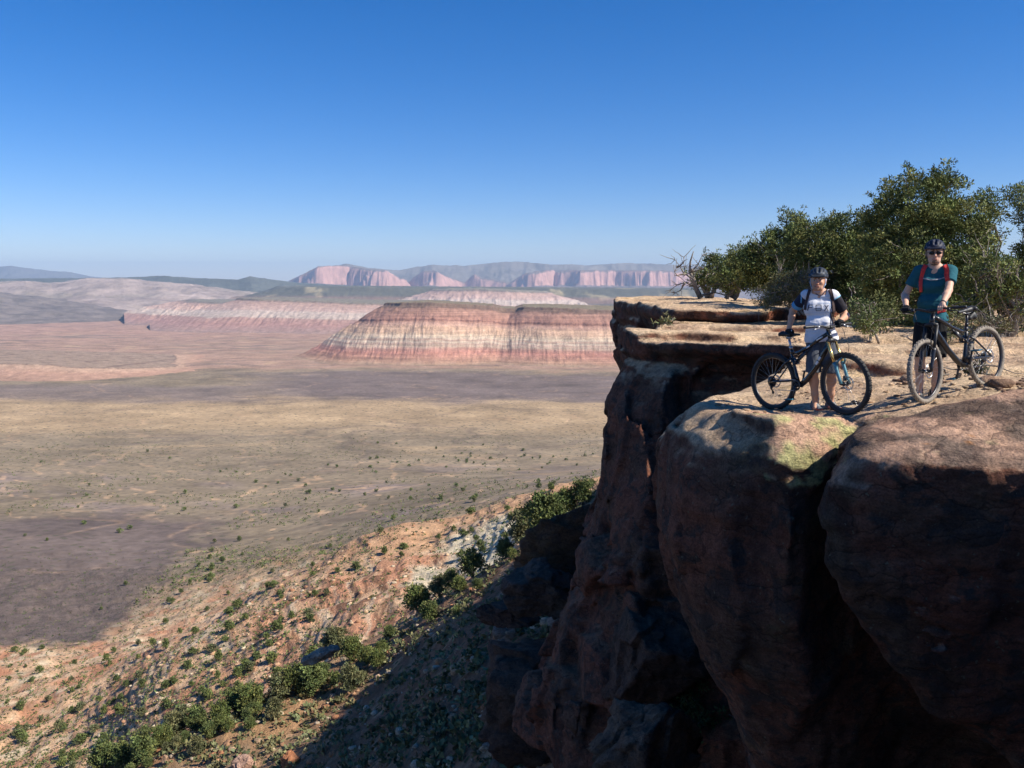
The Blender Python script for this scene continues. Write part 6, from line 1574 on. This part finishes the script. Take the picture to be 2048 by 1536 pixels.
def rider(kind, label, px, py, D, H, joints, bike):
    p0 = P(px, py, D); loc = A3(p0[0], D, gnd(p0[0], D)); th = -math.atan2(p0[0], D) + joints.get('yaw', 0)
    root = empty('person', tuple(loc), th); tag(root, label, 'person', 'mountain bikers')
    Rz = rotm((0, 0, 1), th); Wl = lambda p: Rz.T @ (np.asarray(p) - loc); Dl = lambda v: Rz.T @ np.asarray(v)
    s = H / 1.80; cx = joints['cx']; hw = joints['hw']; fat = joints['fat']
    shz = 1.455 * s; hipz = .93 * s; SL = A3(cx - hw, .01, shz); SR = A3(cx + hw, .01, shz); pelx = joints['pel']
    HL, HR = A3(pelx - .085, 0, hipz - .02), A3(pelx + .085, 0, hipz - .02); FL, FR = [A3(f[0], f[1], .085) for f in joints['feet']]
    gl = [gnd(*(loc + Rz @ f)[:2]) - loc[2] for f in (FL, FR)]
    FL[2] += gl[0]; FR[2] += gl[1]
    KL = ik(HL, FL, .43 * s, .42 * s, A3(-.15, -1, 0)); KR = ik(HR, FR, .43 * s, .42 * s, A3(.15, -1, 0))
    hands = joints['hands'](bike, Wl, Dl)
    arms = []
    for S_, h_, pole in ((SL, hands[0], A3(-.45, .8, -.3)), (SR, hands[1], A3(.6, .7, -.4))):
        wr = h_['c'] + unit(h_['u']) * .062 + h_.get('wo', A3(0, 0, 0)); E = ik(S_, wr, .30 * s, .265 * s, h_.get('pole', pole)); arms.append((S_, E, wr))
    def torso(B, g, k=.05):
        B.cap(A3(pelx - .062, .01, hipz), A3(pelx + .062, .01, hipz), .102 * fat + g, None, k); m = (cx + pelx) / 2
        B.cap(A3(m - .052, -.012 * fat, 1.10 * s), A3(m + .052, -.012 * fat, 1.10 * s), .106 * fat + g, None, k * 1.3); B.cap(A3(cx - .068, .005, 1.30 * s), A3(cx + .068, .005, 1.30 * s), .104 * (fat * .5 + .5) + g, None, k * 1.2)
        B.cap(A3(cx - hw * .72, .012, shz - .005), A3(cx + hw * .72, .012, shz - .005), .062 + g, None, k)
    def leg(B, H_, K_, F_, g, k=.03):
        B.cap(H_, K_, .088 + g, .056 + g, k); c_ = K_ * .7 + F_ * .3 + A3(0, .022, 0); B.chain([K_, c_, K_ * .3 + F_ * .7, F_], [.054 + g, .054 + g, .040 + g, .034 + g], k)
    lo = A3(cx - .55, -.50, -.12); hi = A3(cx + .55, .30, 1.86 * s)
    B = Body(lo, hi, .0065)
    hc = A3(joints['hx'], -.02, 1.655 * s + joints.get('hz', 0)); HS = 1.09; T_ = head_shape(B, hc, HS, joints.get('turn', 0))
    B.cap(A3(cx, .015, shz), hc + A3(0, .01, -.05), .062, .056, .03); torso(B, 0); B.cap(SL, SR, .046, .046, .05); B.cap(A3(cx, .012, shz + .035), A3(cx - hw * .8, .012, shz + .005), .05, .04, .04); B.cap(A3(cx, .012, shz + .035), A3(cx + hw * .8, .012, shz + .005), .05, .04, .04)
    for (H_, K_, F_) in ((HL, KL, FL), (HR, KR, FR)): leg(B, H_, K_, F_, 0); B.cap(F_, F_ + A3(0, -.09, -.045), .033, .026, .02)
    for (S_, E, wr), h_ in zip(arms, hands):
        B.cap(S_, E, .048, .041, .03); B.chain([E, E * .65 + wr * .35, wr], [.042, .041, .026], .02); hand(B, wr, h_['c'], h_['b'], h_['u'], h_['R'], h_['side'], thumb=h_.get('thumb', 1))
    body = B.out('body', M_skin, skin_colour(T_, joints['skin'], beard=joints.get('beard', 0), eyes=joints.get('eyes', True), jaw=joints.get('jaw', 0)), root)
    # shirt
    B = Body(A3(cx - .45, -.35, .70 * s), A3(cx + .45, .30, 1.62 * s), .007); g = .013; torso(B, g)
    B.cap(A3(cx, .012, shz + .028), A3(cx - hw * .85, .012, shz + .012), .058, .058, .03); B.cap(A3(cx, .012, shz + .028), A3(cx + hw * .85, .012, shz + .012), .058, .058, .03)
    hem = joints['hem'] ; B.cap(A3(pelx - .066, .01, hem + .03), A3(pelx + .066, .01, hem + .03), .110 * fat + g, None, .05)
    B.wrinkle(.011, (.17, .17, .05), 31 + len(label)); B.wrinkle(.007, (.05, .05, .16), 37)
    B.plane(A3(0, 0, hem), A3(.12, 0, -1)); d0 = B.d.copy()
    sl_len = joints['sleeve']; B.d[:] = 1.0
    for (S_, E, wr) in arms:
        e = S_ + (E - S_) * sl_len; B.cap(S_ + A3(0, 0, -.002), e + (E - S_) * .06, .066, .066, .03)
    B.wrinkle(.006, (.05, .05, .05), 41)
    for i_, (S_, E, wr) in enumerate(arms):
        e = S_ + (E - S_) * sl_len; n_ = unit(E - S_); half = (B.x[:, None, None] < cx) if i_ == 0 else (B.x[:, None, None] >= cx)
        dd = (B.x - e[0])[:, None, None] * n_[0] + (B.y - e[1])[None, :, None] * n_[1] + (B.z - e[2])[None, None, :] * n_[2]; B.d = np.where(half, np.maximum(B.d, dd), B.d).astype(np.float32)
    h_ = np.clip(.5 + .5 * (d0 - B.d) / .03, 0, 1); B.d = (d0 * (1 - h_) + B.d * h_ - .03 * h_ * (1 - h_)).astype(np.float32)
    B.cap(hc + A3(0, .012, -.03), A3(cx, -.004, shz + .082), .075, .066, .004, sub=True)
    shirt = B.out('shirt', M_cloth, joints['shirtcol'](arms, cx, shz, s), root); bv = bvh_of(shirt)
    # shorts
    B = Body(A3(pelx - .36, -.32, .36 * s), A3(pelx + .36, .30, 1.08 * s), .007)
    B.cap(A3(pelx - .075, .01, hipz), A3(pelx + .075, .01, hipz), .104 * fat, None, .03)
    for H_, K_ in ((HL, KL), (HR, KR)): B.cap(H_, K_ + (K_ - H_) * .1, .090, .090, .04)
    B.wrinkle(.012, (.05, .05, .18), 51); B.plane(A3(0, 0, joints['shorts']), A3(0, 0, -1)); B.plane(A3(0, 0, hipz + .05), A3(0, 0, 1)); B.out('shorts', M_cloth, lambda v, n: np.tile(np.array(joints['shortcol']), (len(v), 1)) * (1 + .2 * fbm(v / .1, 3, 3))[:, None], root)
    for i_, (F_, g_) in enumerate(zip((FL, FR), gl)):
        sh = shoe(root, F_ + A3(0, 0, 0), g_, *joints['shoe'], yaw=joints['toes'][i_])
        BS = Body((-.06, -.06, .06), (.06, .10, .20), .006); BS.cap((0, .02, .05), (0, .012, joints['sock']), .040, .040, .01); BS.cap((0, .02, .05), (0, .012, joints['sock'] + .02), .030, .030, .002, sub=True); so_ = BS.out('sock', M_cloth, lambda v, n: np.tile(np.array(joints['sockcol']), (len(v), 1)), root); so_.location = (F_[0], F_[1] - .01, g_)
    # gloves
    for i_, ((S_, E, wr), h_) in enumerate(zip(arms, hands)):
        if not h_.get('glove', True): continue
        c = h_['c']; G_ = Body(c - .13, c + .13, .004); hand(G_, wr, c, h_['b'], h_['u'], h_['R'], h_['side'], grow=.0028, thumb=h_.get('thumb', 1)); ax_ = unit(E - wr); G_.plane(wr + ax_ * .03, ax_)
        b_ = unit(h_['b']); pcn = c + unit(h_['u']) * (h_['R'] + .03)
        def gc(v, n, pcn=pcn, b_=b_):
            col = np.tile(np.array([.018, .018, .02]), (len(v), 1))
            for kx in (-1.2, .2, 1.2):
                q = pcn + b_ * kx * .021 + A3(0, -.026, -.010); col = np.where((np.linalg.norm(v - q, axis=1) < .0125)[:, None], np.array([.75, .75, .75]), col)
            return col
        G_.out('glove', M_cloth, gc, root)
    helmet(root, T_, 1.14, *joints['helmet']); straps_under_chin(root, T_, 1.0, joints['strapmat'])
    return dict(root=root, T=T_, bv=bv, cx=cx, s=s, shz=shz, shirt=shirt, loc=loc, th=th, hipz=hipz, pelx=pelx, arms=arms, hc=hc)

def printed(r, name, strokes, mat, off=.004):
    A = Acc()
    for pts, w in strokes: A.add(*ribbon(r['bv'], pts, w, mat, name, None, off=off))
    return A.build(name, mat, r['shirt'])

def backpack(r, label, packmat, strapmat, straps, belt, extra=None):
    root = empty('backpack', tuple(r['loc']), r['th']); tag(root, label, 'backpack')
    cx, shz = r['cx'], r['shz']; B = Body(A3(cx - .2, .08, shz - .52), A3(cx + .2, .36, shz + .08), .008)
    B.cap(A3(cx, .19, shz - .08), A3(cx, .19, shz - .36), .095, .105, .02); B.cap(A3(cx - .06, .19, shz - .08), A3(cx - .06, .2, shz - .38), .075, .08, .03); B.cap(A3(cx + .06, .19, shz - .08), A3(cx + .06, .2, shz - .38), .075, .08, .03); B.wrinkle(.01, (.06, .06, .06), 5)
    B.out('bag', packmat, parent=root)
    for pts, w in straps: A = Acc().add(*ribbon(r['bv'], pts, w, strapmat, 'strap', None, off=.002, thick=.010)); A.build('shoulder_strap', strapmat, root)
    for nm, pts, w, m in belt: A = Acc().add(*ribbon(r['bv'], pts, w, m, nm, None, off=.003, thick=.006)); A.build(nm, m, root)
    return root

# ---- rider in the white jersey
def sc1(arms, cx, shz, s):
    def f(v, n):
        c = np.tile(np.array([.70, .70, .74]), (len(v), 1)); x = v[:, 0] - cx
        for i_, (S_, E, wr) in enumerate(arms):
            u = unit(E - S_); t = (v - S_) @ u; rad = np.linalg.norm(v - S_ - t[:, None] * u, axis=1)
            side = (v[:, 0] < S_[0] + .03) if i_ == 0 else (v[:, 0] > S_[0] - .03)
            blk = side & (t > (.0 if i_ == 0 else .035)) & (rad < .10)
            c = np.where(blk[:, None], np.array([.022, .02, .026]) if i_ else np.array([.02, .03, .06]), c)
            if i_ == 0:
                ed = blk & (t > .155); c = np.where(ed[:, None], np.array([.12, .35, .62]), c); st_ = blk & (np.abs(v[:, 0] - (S_[0] - .045) - t * .0) < .007) & (v[:, 1] < 0); c = np.where(st_[:, None], np.array([.15, .4, .7]), c)
            else:
                cap_ = side & (t < .035) & (t > .02); c = np.where(cap_[:, None], np.array([.25, .55, .75]), c)
        k = (v[:, 2] > shz - .03) & (np.hypot(v[:, 0] - cx, v[:, 1] + .0) < .092) & (v[:, 2] > shz + .033 - .55 * np.clip(.06 - np.abs(x), 0, .06) * (v[:, 1] < 0)); c = np.where(k[:, None], np.array([.03, .03, .04]), c)
        return c
    return f
def hands1(bike, Wl, Dl):
    return [dict(c=Wl(bike['saddle']) + A3(-.01, 0, -.012), b=Dl(unit(bike['sdir'])), u=A3(-.05, .1, 1), R=.022, side=-1, thumb=-1, wo=A3(-.01, .01, .0)),
            dict(c=Wl(bike['grip'](GR1)), b=Dl(bike['bdir']), u=A3(.25, .75, .85), R=.0165, side=-1, thumb=1, pole=A3(.55, .8, -.5))]
GR1 = .15
r1 = rider('a', 'man in white jersey with black sleeves, one hand on saddle, one on handlebar', 1645, 817, 10.42, 1.74,
    dict(cx=-.09, pel=-.05, hw=.165, fat=1.02, feet=[(-.085, -.02), (.095, .03)], hx=-.115, hz=-.01, turn=R(-6), hands=hands1, skin=(.60, .33, .21), jaw=.25, hem=.855, sleeve=.74, shirtcol=sc1,
         shorts=.475, shortcol=(.085, .095, .115), shoe=((.16, .17, .18), (.5, .5, .48), (.75, .14, .06)), toes=(R(22), R(35)), sock=.15, sockcol=(.35, .35, .36), helmet=((.022, .028, .038), (.06, .075, .10), .0), strapmat=M_paleblue, yaw=0), BK1)
cx, shz = r1['cx'], r1['shz']; zc = shz - .145
def S(pts, w): return ([(cx + .006 + a * 1.12, zc + b * 1.25) for a, b in pts], w * 1.2)
printed(r1, 'chest_lettering', [S([(-.120, -.028), (-.108, .028)], .009), S([(-.108, .026), (-.070, .026)], .008), S([(-.112, .003), (-.076, .003)], .007),
    S([(-.036, -.027), (-.036, .027), (.010, .027), (.016, .018), (.016, -.018), (.010, -.027), (-.036, -.027)], .006), S([(-.050, -.008), (.028, -.008)], .0045),
    S([(.050, .028), (.088, -.028)], .007), S([(.088, .028), (.050, -.028)], .007)], M_ink)
printed(r1, 'collar_trim', [([(cx - .062, shz + .052), (cx - .035, shz + .018), (cx - .005, shz - .002), (cx + .03, shz + .014), (cx + .06, shz + .052)], .013)], M_ink)
printed(r1, 'logo_frame', [S([(-.02, .048), (.10, .044), (.103, -.046), (-.12, -.05)], .003)], M_paleblue, .003)
printed(r1, 'side_piping', [([(cx + .15, shz - .12), (cx + .128, shz - .16), (cx + .137, shz - .26), (cx + .14, shz - .34), (cx + .11, shz - .40), (cx + .08, shz - .50)], .009)], M_ink)
backpack(r1, 'dark backpack worn by the rider in the white jersey', M_black, M_brownstrap,
    [([(cx - .115, shz + .068), (cx - .135, shz + .0), (cx - .148, shz - .10), (cx - .155, shz - .17)], (.034, .026)), ([(cx + .115, shz + .068), (cx + .135, shz + .01), (cx + .15, shz - .07), (cx + .165, shz - .20), (cx + .17, shz - .33)], (.042, .030))], [])
# ---- rider in the teal shirt
def sc2(arms, cx, shz, s):
    return lambda v, n: np.tile(np.array([.018, .105, .135]), (len(v), 1)) * (1 + .12 * fbm(v / .2, 2, 3))[:, None]
def hands2(bike, Wl, Dl):
    return [dict(c=Wl(bike['grip'](GR2L)), b=Dl(bike['bdir']), u=A3(-.1, .7, .8), R=.0165, side=1, thumb=1, pole=A3(-.5, .8, -.6)),
            dict(c=Wl(bike['grip'](GR2R)), b=Dl(bike['bdir']), u=A3(.1, .5, .95), R=.0165, side=1, thumb=-1, glove=False, pole=A3(.5, .9, -.2))]
GR2L, GR2R = -.31, .12
r2 = rider('b', 'tall man in teal shirt with red pack straps, standing right behind his front wheel', 1852, 797, 10.12, 1.885,
    dict(cx=.015, pel=0.0, hw=.175, fat=.94, feet=[(-.075, -.04), (.085, .02)], hx=.0, turn=R(4), hands=hands2, skin=(.62, .38, .27), beard=.75, eyes=False, hem=.92, sleeve=.60, shirtcol=sc2,
         shorts=.52, shortcol=(.013, .013, .015), shoe=((.03, .03, .032), (.03, .03, .03), (.35, .35, .36)), toes=(R(10), R(28)), sock=.13, sockcol=(.03, .03, .03), helmet=((.010, .013, .028), (.030, .035, .06), .018), strapmat=M_black, yaw=0), BK2)
cx, shz = r2['cx'], r2['shz']
backpack(r2, 'red backpack worn by the rider in the teal shirt', M_red, M_red,
    [([(cx - .10, shz + .065), (cx - .125, shz + .01), (cx - .14, shz - .09), (cx - .13, shz - .24)], (.050, .030)), ([(cx + .10, shz + .065), (cx + .125, shz + .01), (cx + .135, shz - .09), (cx + .155, shz - .22)], (.055, .028))],
    [('chest_strap', [(cx - .13, shz - .085), (cx - .04, shz - .105), (cx + .04, shz - .10), (cx + .12, shz - .075)], .014, M_greybelt), ('waist_belt', [(cx - .13, shz - .46), (cx - .04, shz - .475), (cx + .05, shz - .47)], .022, M_brownstrap), ('waist_pad', [(cx + .05, shz - .468), (cx + .14, shz - .445)], .05, M_red)])
# sunglasses
T_ = r2['T']; A = Acc()
for sx in (-1, 1):
    B = Body(T_(0, -.08, 0) - .09, T_(0, -.08, 0) + .09, .004); B.ell(T_(.031 * sx, -.086, -.001), (.027, .010, .017), 0); B.out('sunglasses', M_lens, parent=r2['root']) if sx < 0 else None
    if sx < 0: B2 = B
B = Body(T_(0, -.06, 0) - .11, T_(0, -.06, 0) + .11, .004)
for o_ in list(r2['root'].children):
    if o_.name.startswith('sunglasses'): bpy.data.objects.remove(o_)
for sx in (-1, 1): B.ell(T_(.032 * sx, -.089, -.001), (.034, .011, .021), .004); B.cap(T_(.056 * sx, -.080, .004), T_(.083 * sx, .0, .006), .0035, .0035, .002)
B.cap(T_(-.015, -.099, .006), T_(.015, -.099, .006), .004, .004, .004); B.out('sunglasses', M_lens, parent=r2['root'])
# watch band on the bare wrist
S_, E, wr = r2['arms'][1]; ax_ = unit(E - wr); T = Acc(); T.ring(wr + ax_ * .015, ax_, .024, .034, .022, 20); T.build('wristband', M_black, r2['root'])
log('riders')

# ============================================================ grit and broken plates lying on the bench
def bench_stones(name, n, size, seed, boxes, cols):
    rs = np.random.RandomState(seed); bases = [boulder_mesh(950 + q, 6, flat=.45) for q in range(5)]; V_, F_, C_ = [], [], []; off = 0
    for i in range(n):
        x0, y0, x1, y1 = boxes[rs.randint(len(boxes))]; x, y = rs.uniform(x0, x1), rs.uniform(y0, y1); z = gnd(x, y)
        if z < -1.8: continue
        v, f = bases[i % 5]; s = size * (.3 + rs.rand() ** 4 * 2.6); an = rs.rand() * 6.28; R_ = rotm((0, 0, 1), an)
        V_.append(v @ R_.T * s + [x, y, z + s * .12]); F_.append(f + off); off += len(v); C_.append(np.tile(np.append(np.array(cols[rs.randint(len(cols))]) * (.75 + .5 * rs.rand()), .15), (len(v), 1)))
    o_ = np_mesh(name, np.concatenate(V_), np.concatenate(F_), M_rock, attrs={'Col': np.clip(np.concatenate(C_), .02, .9)}, smooth=False); tag(o_, kind='stuff')
bench_stones('pebbles', 520, .022, 3, [(2.6, 9.5, 5.8, 11.6), (4.2, 9.6, 6.8, 11.7), (5.6, 9.3, 6.6, 10.2)], [(.6, .42, .28), (.45, .28, .18), (.7, .55, .4), (.25, .17, .13)])
bench_stones('broken_plates', 34, .085, 9, [(5.7, 9.5, 6.5, 10.3), (5.2, 10.6, 6.8, 11.6)], [(.42, .28, .2), (.55, .38, .26)])
log('stones on the bench')
